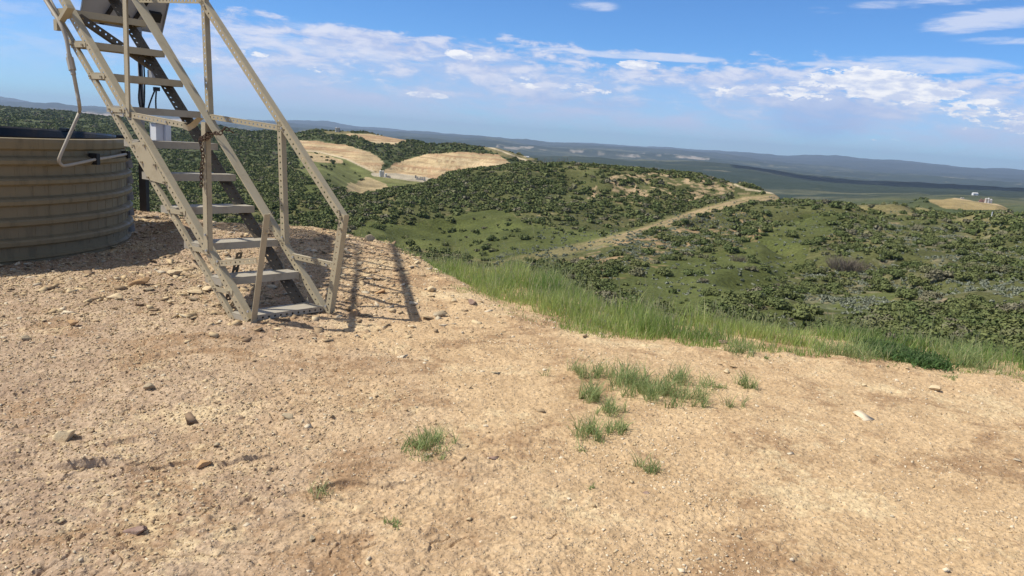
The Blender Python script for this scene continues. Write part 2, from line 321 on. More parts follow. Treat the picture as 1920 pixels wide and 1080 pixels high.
# ------------------------------------------------------------------ terrain profiles: columns of (distance, photo row | 'z', height)
def hor(x): return 193+.0672*x
FAR_L = [(3300, 'z', -60), (8000, 'z', -130), (15000, 'z', -60)]
S0 = [(12, 'z', -1.2), (30, 'z', -8), (100, 'z', -24)]
COLS = {
 -320: S0+[(300, 'z', -40), (700, 'z', -45), (1100, 210), (1800, 190), (2600, 176)]+FAR_L+[(24000, 165)],
 0: S0+[(300, 'z', -40), (700, 'z', -45), (1100, 232), (1800, 212), (2600, 199)]+FAR_L+[(24000, 187)],
 120: S0+[(250, 'z', -38), (600, 'z', -45), (1000, 242), (1700, 220), (2300, 207)]+FAR_L+[(15001, 'z', -20), (24000, 200)],
 240: S0+[(230, 425), (450, 345), (800, 290), (1300, 240), (1900, 222), (2600, 'z', -60)]+FAR_L[1:]+[(24000, 209)],
 400: S0+[(230, 430), (420, 350), (650, 310), (1000, 262), (1500, 236), (2100, 'z', -60)]+FAR_L[1:]+[(24000, 219)],
 520: S0+[(230, 435), (400, 352), (600, 312), (850, 275), (1150, 247), (1500, 'z', -40)]+FAR_L[1:]+[(24000, 230)],
 600: S0+[(240, 428), (330, 376), (430, 347), (560, 322), (760, 296), (800, 279), (850, 264), (1000, 245), (1200, 'z', -35)]+FAR_L[1:]+[(24000, 231)],
 680: [(11, 'z', -1.2), (30, 'z', -8), (100, 'z', -23), (240, 430), (360, 369), (420, 'z', -38), (560, 367), (670, 336), (700, 326), (740, 300), (790, 283), (930, 258), (1020, 248), (1200, 'z', -40)]+FAR_L[1:]+[(24000, 241)],
 760: [(10, 'z', -1), (30, 'z', -7.5), (100, 'z', -23), (240, 445), (370, 354), (430, 'z', -38), (600, 'z', -48), (655, 347), (680, 337), (720, 328), (765, 306), (830, 292), (960, 267), (1050, 262), (1300, 'z', -50)]+FAR_L[1:]+[(24000, 246)],
 860: [(8, 'z', -.6), (25, 'z', -6.5), (100, 'z', -22), (240, 460), (300, 410), (420, 320), (470, 'z', -30), (650, 'z', -46), (690, 'z', -43.5), (730, 322), (760, 300), (790, 285), (900, 271), (1100, 'z', -40)]+FAR_L[1:]+[(24000, 253)],
 930: [(7, 'z', -.5), (25, 'z', -6.5), (90, 'z', -21), (200, 488), (300, 402), (430, 314), (480, 'z', -25), (650, 'z', -38), (730, 310), (790, 291), (850, 280), (980, 277), (1150, 'z', -40)]+FAR_L[1:]+[(24000, 261)],
 1000: [(6.5, 'z', -.5), (20, 'z', -5), (80, 'z', -20), (130, 545), (190, 492), (260, 430), (330, 370), (430, 306), (500, 'z', -20), (700, 'z', -25), (900, 296), (1000, 'z', -30), (2000, 'z', -80), (5500, 'z', -125), (9500, 285), (11000, 276), (24000, 266)],
 1100: [(6, 'z', -.4), (20, 'z', -5), (70, 'z', -16), (110, 565), (200, 482), (270, 430), (350, 370), (450, 309), (550, 'z', -30), (1500, 'z', -90), (4500, 300), (6500, 291), (9000, 'z', -170), (11000, 284), (12500, 277), (24000, 271)],
 1200: [(6, 'z', -.3), (20, 'z', -5), (70, 'z', -16), (95, 592), (150, 522), (200, 470), (252, 434), (272, 'z', -30.5), (310, 411), (460, 317), (560, 'z', -32), (1500, 'z', -90), (4500, 306), (6000, 296), (9000, 'z', -160), (11500, 289), (13000, 282), (24000, 277)],
 1300: [(6, 'z', -.3), (20, 'z', -5), (60, 'z', -14), (85, 617), (150, 532), (220, 462), (312, 401), (335, 'z', -29), (370, 386), (460, 326), (560, 'z', -32), (2000, 'z', -100), (4300, 314), (5500, 303), (9000, 'z', -150), (12000, 295), (13500, 288), (24000, 284)],
 1400: [(6, 'z', -.3), (20, 'z', -5), (60, 'z', -14), (85, 627), (140, 542), (210, 470), (300, 405), (378, 374), (400, 'z', -24), (440, 346), (560, 'z', -35), (2000, 'z', -100), (3500, 330), (5500, 311), (9000, 'z', -160), (12000, 304), (24000, 289)],
 1455: [(6, 'z', -.3), (20, 'z', -5), (60, 'z', -14), (85, 632), (140, 546), (205, 475), (290, 412), (390, 368), (430, 361), (520, 'z', -35), (1800, 'z', -95), (3000, 343), (5000, 322), (9000, 'z', -165), (13000, 307), (24000, 292)],
 1520: [(6, 'z', -.3), (20, 'z', -5), (60, 'z', -14), (85, 637), (140, 550), (200, 482), (280, 422), (375, 370), (480, 'z', -40), (1500, 'z', -85), (2500, 353), (5000, 333), (8000, 'z', -180), (14000, 312), (24000, 294)],
 1600: [(6, 'z', -.3), (20, 'z', -5), (60, 'z', -14), (85, 647), (140, 562), (200, 492), (270, 432), (360, 374), (460, 'z', -35), (1500, 'z', -70), (2500, 360), (5000, 341), (8000, 'z', -190), (14000, 318), (24000, 299)],
 1700: [(5.5, 'z', -.3), (20, 'z', -5), (60, 'z', -13), (82, 655), (135, 568), (200, 492), (270, 438), (365, 380), (450, 'z', -36), (1200, 'z', -52), (1700, 366), (3000, 360), (5500, 345), (8500, 'z', -190), (14000, 325), (24000, 306)],
 1735: [(5.5, 'z', -.3), (20, 'z', -5), (60, 'z', -13), (80, 660), (130, 572), (200, 494), (270, 440), (368, 383), (450, 'z', -36), (800, 'z', -52), (850, 385), (930, 372), (1050, 'z', -56), (1600, 366), (3000, 361), (5500, 347), (8500, 'z', -190), (14000, 328), (24000, 308)],
 1800: [(5.5, 'z', -.3), (20, 'z', -5), (60, 'z', -13), (80, 666), (130, 578), (200, 498), (265, 446), (360, 390), (450, 'z', -36), (790, 'z', -49), (840, 391), (870, 381), (1000, 370), (1080, 'z', -58), (1600, 364), (1700, 'z', -80), (3500, 358), (5500, 350), (8500, 'z', -195), (14000, 332), (24000, 313)],
 1880: [(5.3, 'z', -.3), (20, 'z', -5), (60, 'z', -13), (80, 670), (130, 584), (200, 504), (262, 452), (350, 396), (440, 'z', -38), (810, 'z', -52), (860, 396), (885, 390), (1000, 381), (1080, 'z', -60), (1600, 369), (1700, 'z', -80), (3500, 362), (5500, 354), (8500, 'z', -195), (14000, 338), (24000, 319)],
 1960: [(5, 'z', -.3), (20, 'z', -5), (60, 'z', -12), (80, 675), (130, 588), (200, 508), (260, 458), (345, 403), (440, 'z', -40), (850, 'z', -58), (1200, 392), (1600, 376), (3500, 366), (6000, 356), (9000, 'z', -200), (14000, 344), (24000, 325)],
 2500: [(5, 'z', -.3), (20, 'z', -5), (60, 'z', -12), (80, 710), (130, 625), (200, 545), (260, 495), (345, 440), (440, 'z', -40), (850, 'z', -58), (1200, 430), (1600, 414), (3500, 402), (6000, 392), (9000, 'z', -200), (14000, 380), (24000, 361)],
}
def pchip(xk, yk, x):
    h = np.diff(xk); d = np.diff(yk)/h; n = len(xk); m = np.zeros(n)
    for i in range(1, n-1):
        if d[i-1]*d[i] > 0:
            w1 = 2*h[i]+h[i-1]; w2 = h[i]+2*h[i-1]; m[i] = (w1+w2)/(w1/d[i-1]+w2/d[i])
    m[0] = d[0]; m[-1] = d[-1]
    i = np.clip(np.searchsorted(xk, x)-1, 0, n-2); t = np.clip((x-xk[i])/h[i], 0, 1)
    return (yk[i]*(2*t**3-3*t**2+1)+h[i]*m[i]*(t**3-2*t**2+t)+yk[i+1]*(-2*t**3+3*t**2)+h[i]*m[i+1]*(t**3-t**2))
LG = np.linspace(math.log(4.0), math.log(30000), 1400)
caz = []; cz = []
for x in sorted(COLS):
    a0 = azel(x, hor(x))[0]; ds = []; zs = []
    for k in COLS[x]:
        D = k[0]
        if k[1] == 'z': z = k[2]
        else:
            y = k[1]; xx = x
            for _ in range(6):
                a, t = azel(xx, y); xx += (a0-a)*F
            z = H+t*D
        ds.append(math.log(D)); zs.append(z)
    caz.append(a0); cz.append(pchip(np.array(ds), np.array(zs), LG))
caz = np.array(caz); cz = np.array(cz)
for k in range(1, 2):       # a little blur along distance
    cz = (np.roll(cz, 1, 1)+2*cz+np.roll(cz, -1, 1))/4
    cz[:, 0] = cz[:, 1]; cz[:, -1] = cz[:, -2]
def base_z(az, D):
    az = np.clip(az, caz[0], caz[-1]); i = np.clip(np.searchsorted(caz, az)-1, 0, len(caz)-2)
    t = (az-caz[i])/(caz[i+1]-caz[i]); t = t*t*(3-2*t)*.5+t*.5
    l = np.clip((np.log(D)-LG[0])/(LG[1]-LG[0]), 0, len(LG)-1.001); j = l.astype(int); f = l-j
    za = cz[i, j]*(1-f)+cz[i, j+1]*f; zb = cz[i+1, j]*(1-f)+cz[i+1, j+1]*f
    return za*(1-t)+zb*t
def terrain_z(X, Y):
    D = np.hypot(X, Y); az = np.arctan2(X, Y); z = base_z(az, D)
    z = z+ss(D, 40, 120)*(1.0*fbm(X/26, Y/26, 4, 2)+.25*fbm(X/6, Y/6, 2, 4))
    gl = np.abs(fbm(X/70+.3*fbm(X/30, Y/30, 2, 6), Y/95, 3, 222)); z = z-ss(D, 110, 170)*(1-ss(D, 360, 440))*3.2*(1-ss(gl, 0, .22))
    z = z+ss(D, 500, 900)*2.0*fbm(X/110, Y/110, 4, 12)
    z = z+ss(D, 1300, 3000)*17*fbm(X/520, Y/330, 5, 15)
    rid = 1-np.abs(fbm(X/1500, Y/1500, 5, 44, .5))*2.4
    z = z+ss(D, 2800, 6000)*(1-ss(D, 16000, 23000)*.35)*46*(rid-.75)+ss(D, 3500, 8000)*(1-.4*ss(D, 15000, 23000))*120*fbm(X/3600, Y/1100, 5, 149, .55)+ss(D, 12000, 17000)*120*fbm(X/2100, Y/3600, 5, 159, .55)
    # benches dug into the two excavations
    az = np.arctan2(X, Y); pxa = 960+F*np.tan(np.clip(az, -1.2, 1.2))/math.cos(PITCH)
    m = ss(D, 720, 735)*(1-ss(D, 850, 880))*ss(pxa, 690, 720)*(1-ss(pxa, 980, 1000))
    zz = z+.8*fbm(X/30, Y/30, 3, 58); fr = zz/4.2-np.floor(zz/4.2); z = z*(1-m)+m*(z+4.2*(ss(fr, .45, .95)-fr)*.85+.7*fbm(X/6, Y/12, 3, 59))
    return z
def cover_masks(X, Y, Z):
    D = np.hypot(X, Y); px, py = to_px(X, Y, Z)
    j1 = 14*fbm(X/22, Y/22, 4, 71)*np.clip(260/np.maximum(D, 40), .25, 2.2); j2 = 7*fbm(X/17, Y/17, 4, 72)*np.clip(260/np.maximum(D, 40), .25, 2.2)
    return D, px, py, px+j1, py+j2
def inpoly(px, py, poly):
    P = np.array(poly, float); r = np.zeros(px.shape, bool); j = len(P)-1
    for i in range(len(P)):
        xi, yi = P[i]; xj, yj = P[j]
        c = ((yi > py) != (yj > py)) & (px < (xj-xi)*(py-yi)/(yj-yi+1e-9)+xi); r ^= c; j = i
    return r
def pdist(px, py, line, sy=1.0):
    best = np.full(px.shape, 1e9)
    for (x0, y0), (x1, y1) in zip(line[:-1], line[1:]):
        dx = x1-x0; dy = (y1-y0)*sy; L2 = dx*dx+dy*dy; t = np.clip(((px-x0)*dx+(py-y0)*sy*dy)/L2, 0, 1)
        best = np.minimum(best, np.hypot(px-x0-t*dx, (py-y0)*sy-t*dy))
    return best
P_CUT = [(700, 322), (722, 318), (745, 303), (800, 289), (868, 284), (935, 291), (958, 306), (935, 312), (880, 320), (842, 340), (800, 350), (700, 338)]
P_CUT0 = [(558, 262), (600, 266), (650, 272), (700, 287), (721, 304), (712, 322), (688, 318), (640, 294), (560, 290)]
P_TOP = [(642, 249), (690, 250), (765, 263), (735, 272), (704, 268), (660, 256)]
P_PAD = [(696, 324), (745, 325), (845, 339), (815, 345), (697, 329.5)]
P_YEL = [(636, 374), (655, 345), (690, 332), (725, 345), (735, 362), (700, 370)]
P_GRN1 = [(560, 283), (600, 286), (650, 299), (700, 323), (700, 335), (660, 348), (632, 372), (600, 352), (560, 322)]
P_GRN2 = [(690, 330), (820, 344), (780, 356), (735, 364), (715, 345)]
P_RIM = [(880, 271), (980, 276), (1005, 300), (985, 306), (940, 292), (905, 278)]
P_MEAD = [[(640, 450), (690, 415), (760, 425), (860, 400), (930, 392), (990, 420), (1100, 432), (1220, 425), (1120, 462), (960, 492), (860, 480), (760, 465)],
          [(1180, 560), (1150, 520), (1230, 495), (1330, 480), (1420, 440), (1510, 398), (1560, 395), (1585, 420), (1520, 460), (1500, 510), (1400, 560), (1290, 600)],
          [(560, 352), (640, 335), (640, 345), (560, 372)], [(1500, 640), (1420, 590), (1560, 560), (1700, 540), (1640, 590)]]
P_SAGE = [[(880, 500), (960, 470), (1120, 458), (1190, 440), (1110, 475), (1000, 505), (960, 540)], [(1460, 570), (1480, 520), (1600, 490), (1800, 480), (1920, 470), (1920, 560), (1760, 575), (1600, 600)],
          [(1100, 470), (1200, 430), (1330, 400), (1400, 400), (1400, 450), (1260, 480), (1120, 520)], [(1620, 470), (1600, 420), (1800, 420), (1920, 440), (1920, 480)]]
L_SPUR = [(930, 497), (1080, 466), (1200, 434), (1300, 401), (1400, 374), (1480, 368)]
L_ROADS = [([(560, 281), (600, 285), (650, 298), (700, 322)], 2.4), ([(905, 272), (940, 283), (975, 297), (1005, 306)], 2.4), ([(1378, 346), (1400, 355), (1440, 361), (1480, 367)], 2.8), ([(985, 293), (1004, 293)], 3.2), ([(860, 268), (905, 272)], 2.2)]
P_KNOLL = [(1738, 376), (1765, 368), (1850, 371), (1905, 386), (1916, 394), (1800, 393), (1768, 390)]
P_KN2 = [(1728, 357), (1770, 356), (1782, 361), (1740, 361)]
def lin(r_, g_, b_): return np.array([(v/255/12.92 if v/255 <= .04045 else ((v/255+.055)/1.055)**2.4) for v in (r_, g_, b_)])
def mixc(c, new, m): m = np.clip(m, 0, 1)[..., None]; return c*(1-m)+new*m
def ground_cover(X, Y, Z):
    D, px, py, jx, jy = cover_masks(X, Y, Z)
    n1 = fbm(X/14, Y/14, 4, 101); n2 = fbm(X/3.5, Y/3.5, 3, 102); n3 = fbm(X/60, Y/60, 4, 103); n4 = fbm(X/1500, Y/480, 5, 104)
    grass = np.array((.096, .104, .040)); bright = np.array((.084, .102, .031)); dry = np.array((.20, .175, .085)); soil = np.array((.36, .27, .165))
    sage = np.array((.21, .22, .165)); wood = np.array((.060, .078, .036)); lime = np.array((.46, .36, .21))
    c = np.ones(X.shape+(3,))*grass
    c = mixc(c, dry, ss(n1+n3, .05, .5)*.6); c = mixc(c, wood, ss(n1-.5*n3, .1, .5)*.55)
    c = mixc(c, soil, ss(n2+.6*n1, .36, .62)*.5*ss(D, 90, 140))
    for P in P_MEAD:
        m = inpoly(jx, jy, P)*(D > 70)*(D < 700)*1.0; c = mixc(c, bright*(1+.35*n1)[..., None], m*.85)
    for P in P_SAGE:
        m = inpoly(jx, jy, P)*(D > 60)*(D < 420); c = mixc(c, sage*.85, m*ss(n2+n1*.5, .0, .4)*.40*ss(D, 95, 150)); c = mixc(c, soil, m*ss(n2, .3, .55)*.5*ss(D, 90, 140))
    # stony strip along the crest of the middle ridge
    m = inpoly(jx, jy, [(1080, 372), (1150, 330), (1250, 322), (1370, 340), (1400, 352), (1300, 380), (1180, 385)])*(D > 300)*(D < 520)
    c = mixc(c, soil*1.15, m*ss(n2+.6*n1, -.05, .3)*.85)
    m = inpoly(jx, jy, [(1560, 376), (1740, 384), (1920, 396), (1920, 425), (1740, 408), (1600, 392)])*(D > 250)*(D < 420); c = mixc(c, dry*1.05, m*.75)
    m = inpoly(jx, jy, [(1080, 480), (1180, 440), (1330, 402), (1420, 385), (1440, 420), (1400, 470), (1260, 500), (1120, 540)])*(D > 120)*(D < 380); c = mixc(c, np.array((.36, .245, .135)), m*ss(n2+.7*n1, .0, .38)*.75)
    # track on the spur
    d = pdist(px, py, L_SPUR, 1.6); m = (D < 460)*(D > 120)*(1-ss(d+5*n2, 8, 16)); c = mixc(c, dry*1.15, m*.75)
    m = (D < 460)*(D > 120)*(1-ss(np.abs(d-4)+3*n2, 1.6, 4.0)); c = mixc(c, soil*.9, m*.75*ss(px, 1000, 1200))
    # wooded slopes far left
    m = ss(D, 520, 700)*(1-ss(D, 2600, 3600)); c = mixc(c, wood*1.1, m*(.6+.4*ss(n1, -.3, .2)))
    c = mixc(c, dry*.8, m*ss(n3+.4*n1, .25, .5)*.5)
    farz = (D > 480)*(D < 1250)
    strata = fbm(X/300, Z/1.1, 3, 9)*1.3+.5*n1+.3*n2
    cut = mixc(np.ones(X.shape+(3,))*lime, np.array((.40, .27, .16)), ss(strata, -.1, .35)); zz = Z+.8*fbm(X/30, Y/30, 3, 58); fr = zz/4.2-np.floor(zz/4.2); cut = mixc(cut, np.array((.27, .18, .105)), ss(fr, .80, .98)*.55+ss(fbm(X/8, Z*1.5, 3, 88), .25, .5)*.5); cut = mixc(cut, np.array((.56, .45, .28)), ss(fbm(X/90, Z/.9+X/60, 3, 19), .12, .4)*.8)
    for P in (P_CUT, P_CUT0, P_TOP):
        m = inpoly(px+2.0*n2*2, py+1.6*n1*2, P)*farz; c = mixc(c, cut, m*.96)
    m = (inpoly(jx, jy, P_GRN1)+inpoly(jx, jy, P_GRN2)+0)*farz; c = mixc(c, np.array((.15, .165, .062))*(1+.5*n1)[..., None], m*.9)
    m = inpoly(px+6*n1, py+3*n1, P_RIM)*farz; c = mixc(c, dry*1.05, m*.9)
    m = inpoly(px+10*n1, py+5*n1, P_YEL)*(D > 500)*(D < 700); c = mixc(c, lime*(.85+.7*n1)[..., None], m*.8)
    m = inpoly(px, py, P_PAD)*(D > 560)*(D < 745); c = mixc(c, np.array((.40, .355, .27)), m)
    for L, wd in L_ROADS:
        m = (D > 380)*(D < 1250)*(1-ss(pdist(px, py, L, 2.0), wd*.7, wd*1.3)); c = mixc(c, np.array((.50, .42, .29)), m*.9)
    for k, (x0, y0, rx, ry) in enumerate(((633, 247, 28, 5),)):
        m = (D > 900)*(D < 1100)*(((px-x0)/rx)**2+((py-y0)/ry)**2 < 1); c = mixc(c, dry, m*.8)
    m = inpoly(px+5*n1, py+3*n1, [(556, 284), (600, 288), (640, 299), (642, 306), (600, 304), (560, 298)])*farz; c = mixc(c, soil*1.25*(1+.5*n2)[..., None], m*.8)
    # right-hand knoll
    kz = (D > 780)*(D < 1120)
    m = inpoly(px+8*n3, py+2.0*n3, P_KNOLL)*kz; c = mixc(c, np.array((.30, .235, .115))*(1+.3*n3)[..., None], m*.95)
    d = pdist(px, py, [(1792, 371), (1838, 377), (1900, 388)], 3.0); c = mixc(c, np.array((.44, .34, .2)), m*(1-ss(d, 4, 9)))
    m = inpoly(px, py, P_KN2)*(D > 1200)*(D < 4500); c = mixc(c, np.array((.34, .27, .18)), m*.8)
    d = pdist(px, py, [(1790, 362), (1830, 364), (1885, 369)], 3.0); c = mixc(c, np.array((.34, .29, .19)), (D > 1300)*(D < 1750)*(1-ss(d, 3, 6))*.8)
    # far plateau country
    m = ss(D, 1150, 1700); plateau = mixc(np.ones(X.shape+(3,))*np.array((.034, .050, .036)), np.array((.13, .135, .085)), ss(n4+.5*n3, -.05, .45)*.8)
    plateau = mixc(plateau, np.array((.030, .042, .030)), ss(fbm(X/900, Y/260, 4, 56), .0, .25)*.8); plateau = mixc(plateau, np.array((.25, .22, .15)), ss(fbm(X/220, Y/220, 4, 55), .36, .55)*.55)
    keep = ss(np.maximum(0, D-1150), 0, 1)
    c = mixc(c, plateau, m*(px > 560)); c = mixc(c, plateau*.8, ss(D, 2300, 3200)*(px <= 560))
    # pale cliff bands under the far mesa rim
    m = (D > 8800)*(D < 13600)*inpoly(px, py+2.5*fbm(X/500, Y/500, 3, 66)*1.5, [(930, 272), (1040, 277), (1160, 286), (1330, 294), (1330, 300), (1160, 292), (1040, 285), (930, 280)])*ss(fbm(X/170, Y/600, 4, 67), -.05, .3)*.75
    c = mixc(c, np.array((.42, .37, .31)), m)
    m = (D > 9000)*(px < 360)*(px > 90)*inpoly(px, py, [(90, 203), (140, 208), (230, 210), (340, 222), (340, 228), (200, 219), (90, 212)])*ss(fbm(X/300, Y/300, 3, 68), -.2, .1); c = mixc(c, np.array((.5, .42, .36)), m*.8)
    c = mixc(c, np.array((.028, .038, .034)), ss(D, 12500, 15500)*.75)
    return np.clip(c, 0, 1)
# ------------------------------------------------------------------ terrain and pad meshes
def polar(azs, Ds):
    A, DD = np.meshgrid(azs, Ds); X = DD*np.sin(A); Y = DD*np.cos(A); nr, nc = A.shape
    idx = np.arange(nr*nc).reshape(nr, nc)
    f = np.stack([idx[:-1, :-1], idx[:-1, 1:], idx[1:, 1:], idx[1:, :-1]], -1).reshape(-1, 4)
    return X.ravel(), Y.ravel(), f
def logs(a, b, n): return np.exp(np.linspace(math.log(a), math.log(b), n, endpoint=False))
def az_list(half, n): return np.concatenate([np.linspace(-math.pi, -half, 60, endpoint=False), np.linspace(-half, half, n), np.linspace(math.pi, half, 60, endpoint=False)[::-1]])
QUAL = 1.0
azs = az_list(R(41), int(1500*QUAL))
Ds = np.concatenate([logs(4.2, 70, 70), logs(70, 600, int(420*QUAL)), logs(600, 1150, int(210*QUAL)), logs(1150, 4000, 130), logs(4000, 27000, 190)])
X, Y, f = polar(azs, Ds); Z = terrain_z(X, Y)
near = 1-ss(np.hypot(X, Y), 14, 30); Z = Z-near*1.0-(1-ss(np.hypot(X, Y), 7, 14))*1.5
Cc = ground_cover(X, Y, Z)
m, q, p = material('hillside_cover')
at = q.n('ShaderNodeAttribute', attribute_name='cover'); v = geopos(q)
nn1 = q.noise(v, 1.3, 7, .72); nn2 = q.noise(v, .05, 6, .6)
cc = q.mix(1.0, at.outputs['Color'], q.mix(q.ramp(nn1, .25, .75), (.48, .48, .48), (1.45, 1.45, 1.45)), 'MULTIPLY')
cc = q.mix(1.0, cc, q.mix(q.ramp(nn2, .3, .7), (.8, .8, .8), (1.2, 1.2, 1.2)), 'MULTIPLY')
setb(q, p, cc, .95, 0, q.m('ADD', q.m('MULTIPLY', nn1, .25), q.m('MULTIPLY', q.noise(v, .12, 5, .6), 1.2)), .7, 1.6, .1)
hs = mesh_np('hillside', np.stack([X, Y, Z], 1), f, m, smooth=True, attrs={'cover': Cc}); tag(hs, kind='structure')
# horizon visibility for scattering
vaz = np.linspace(R(-40), R(40), 800); vD = np.exp(np.linspace(math.log(40), math.log(3000), 900))
A_, D_ = np.meshgrid(vaz, vD); VZ = terrain_z((D_*np.sin(A_)).ravel(), (D_*np.cos(A_)).ravel()).reshape(A_.shape)
VT = np.maximum.accumulate((VZ-H)/D_, axis=0)
def visible(X, Y, Z, up):
    D = np.hypot(X, Y); az = np.arctan2(X, Y)
    i = np.clip(((az-vaz[0])/(vaz[1]-vaz[0])).round().astype(int), 0, 799); j = np.clip(((np.log(D)-math.log(40))/(math.log(3000)-math.log(40))*899).astype(int)-2, 0, 899)
    return (Z+up-H)/D > VT[j, i]
# ---- pad
azp = az_list(R(41), int(1500*QUAL))
Dp = np.concatenate([logs(.35, 2.0, 60), 1.0/np.linspace(1/2.0, 1/13.5, int(900*QUAL)), [13.9, 14.4, 15, 16]])
X, Y, f = polar(azp, Dp)
Z = pad_z(X, Y, True)
e = edge_dist(X, Y)
f = f[(e[f].max(1) < 3.6)]
m, q, p = material('dirt_and_gravel'); v = geopos(q)
sx = q.n('ShaderNodeSeparateXYZ'); q.L.new(v, sx.inputs[0])
big = q.noise(v, .75, 5, .6, .5); mid = q.noise(v, 3.2, 6, .65, .4); fin = q.noise(v, 38, 5, .7); vf = q.noise(v, 150, 3, .7)
vor = q.n('ShaderNodeTexVoronoi', feature='F1'); q.L.new(v, vor.inputs['Vector']); vor.inputs['Scale'].default_value = 85
vor2 = q.n('ShaderNodeTexVoronoi', feature='F1'); q.L.new(v, vor2.inputs['Vector']); vor2.inputs['Scale'].default_value = 33
side = q.m('ADD', sx.outputs[0], q.m('MULTIPLY', sx.outputs[1], .3)); side = q.m('ADD', side, q.m('MULTIPLY', q.m('SUBTRACT', big, .5), 4.0))
grav = q.ramp(side, -1.2, 1.6, 1.0, 0.0)
base = q.mix(q.ramp(mid, .35, .65), (.475, .34, .20), (.58, .43, .26))
gcol = q.mix(q.ramp(mid, .35, .65), (.365, .268, .19), (.47, .36, .255))
c = q.mix(grav, base, gcol)
c = q.mix(q.m('MULTIPLY', q.ramp(q.m('ADD', q.m('MULTIPLY', q.noise(v, 1.3, 8, .68, .8), .75), q.m('MULTIPLY', q.noise(v, 9.0, 6, .72), .25)), .505, .59), .8), c, (.31, .20, .115))
c = q.mix(q.m('MULTIPLY', q.ramp(q.m('ADD', q.m('MULTIPLY', q.noise(v, 1.0, 8, .68), .7), q.m('MULTIPLY', q.noise(v, 14.0, 6, .75), .3)), .525, .60), .65), c, (.66, .54, .34))
pc = q.n('ShaderNodeSeparateColor'); q.L.new(vor.outputs['Color'], pc.inputs[0])
peb = q.m('MULTIPLY', q.ramp(vor.outputs['Distance'], .25, .42, 1, 0), q.ramp(pc.outputs[0], .35, .6, 0, 1))
pcol = q.mix(pc.outputs[1], (.34, .25, .19), (.68, .56, .42))
c = q.mix(q.m('MULTIPLY', peb, .6), c, pcol)
c = q.mix(1.0, c, q.mix(q.ramp(fin, .3, .7), (.78, .76, .74), (1.18, 1.18, 1.18)), 'MULTIPLY')
hgt = q.m('ADD', q.m('MULTIPLY', fin, .010), q.m('ADD', q.m('MULTIPLY', peb, .004), q.m('MULTIPLY', vf, .003)))
hgt = q.m('ADD', hgt, q.m('MULTIPLY', q.ramp(vor2.outputs['Distance'], .1, .5, 1, 0), .004))
setb(q, p, c, .95, 0, hgt, .85, 1.0, .12)
padm = m
pad = mesh_np('dirt_pad', np.stack([X, Y, Z], 1), f, m, smooth=True); tag(pad, kind='structure')
def pz(x, y, fine=True): return float(pad_z(np.array([x], float), np.array([y], float), fine)[0])
#INSERT_OBJECTS
# ================================================================== STAIRS
AZR = R(-59.5); r_ = np.array([math.sin(AZR), math.cos(AZR), 0.]); s_ = np.array([-r_[1], r_[0], 0.])*-1; z_ = np.array([0, 0, 1.])
L0 = np.array([-1.932, 5.383, 0.]); WD = .656
def PL(run, up, side=0.0): return L0+r_*(run-.14*side/WD)+z_*up+s_*side
def perp(a, b):      # in-plane perpendicular pointing down-back for a member running up the stair
    t = b-a; t /= np.linalg.norm(t); n = np.cross(t, s_); return n/np.linalg.norm(n)
SB = tuple(L0)
stairs = empty('access_stairs', SB)
tag(stairs, 'khaki painted steel stairs of perforated angle iron leaning over the gravel beside the round tank', 'stairs')
def angle(name, a, b, wu=.05, ws=.05, flip=1, plain_in=False, inner=0.0, holes=True, rows=1, parent=stairs, side_dir=1, th=.004):
    """L section: flange in the stair plane (punched) and a plain flange across it. a, b = (run, up, side)"""
    A, B = PL(*a), PL(*b); u = perp(A, B)*flip; mb = MB()
    o = s_*inner
    mb.perf(A+o, B+o, u, wu, s_*1.0, th, holes=holes, rows=rows)
    mb.bar(A-u*.002-s_*.001, B-u*.002-s_*.001, s_*side_dir, ws, u, th+.001)
    return mb.build(name, M_STEEL, parent, base=SB)
# stringers
angle('stringer', (.02, .04, 0), (6.35, 6.54, 0), .055, .06, flip=1)
angle('stringer', (.04, .02, WD), (6.35, 6.54, WD), .048, .055, flip=1)
angle('lower_chord', (.18, .01, 0), (6.5, 6.4, 0), .045, .03, flip=1)
# wide punched lower chord on the far side, sheet lying across the stair
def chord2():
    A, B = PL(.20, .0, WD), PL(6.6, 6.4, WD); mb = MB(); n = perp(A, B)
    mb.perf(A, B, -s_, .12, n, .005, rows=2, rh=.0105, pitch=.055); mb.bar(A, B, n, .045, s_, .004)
    return mb.build('lower_chord', M_SHADESTEEL, stairs, base=SB)
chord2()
# gusset plate
mb = MB(); q4 = [(1.40, 1.255), (1.185, .975), (.955, .955), (1.245, 1.275)]
A = [PL(a, b, -.006) for a, b in q4]; mb.hexa([*A, *[p+s_*.005 for p in A]])
for a, b in ((1.375, 1.235), (1.27, 1.11), (1.195, .995), (1.23, 1.245), (1.10, 1.10), (.985, .975)):
    mb.boxc(PL(a, b, -.012), .016, .016, .016)
mb.build('gusset_plate', M_STEEL, stairs, base=SB)
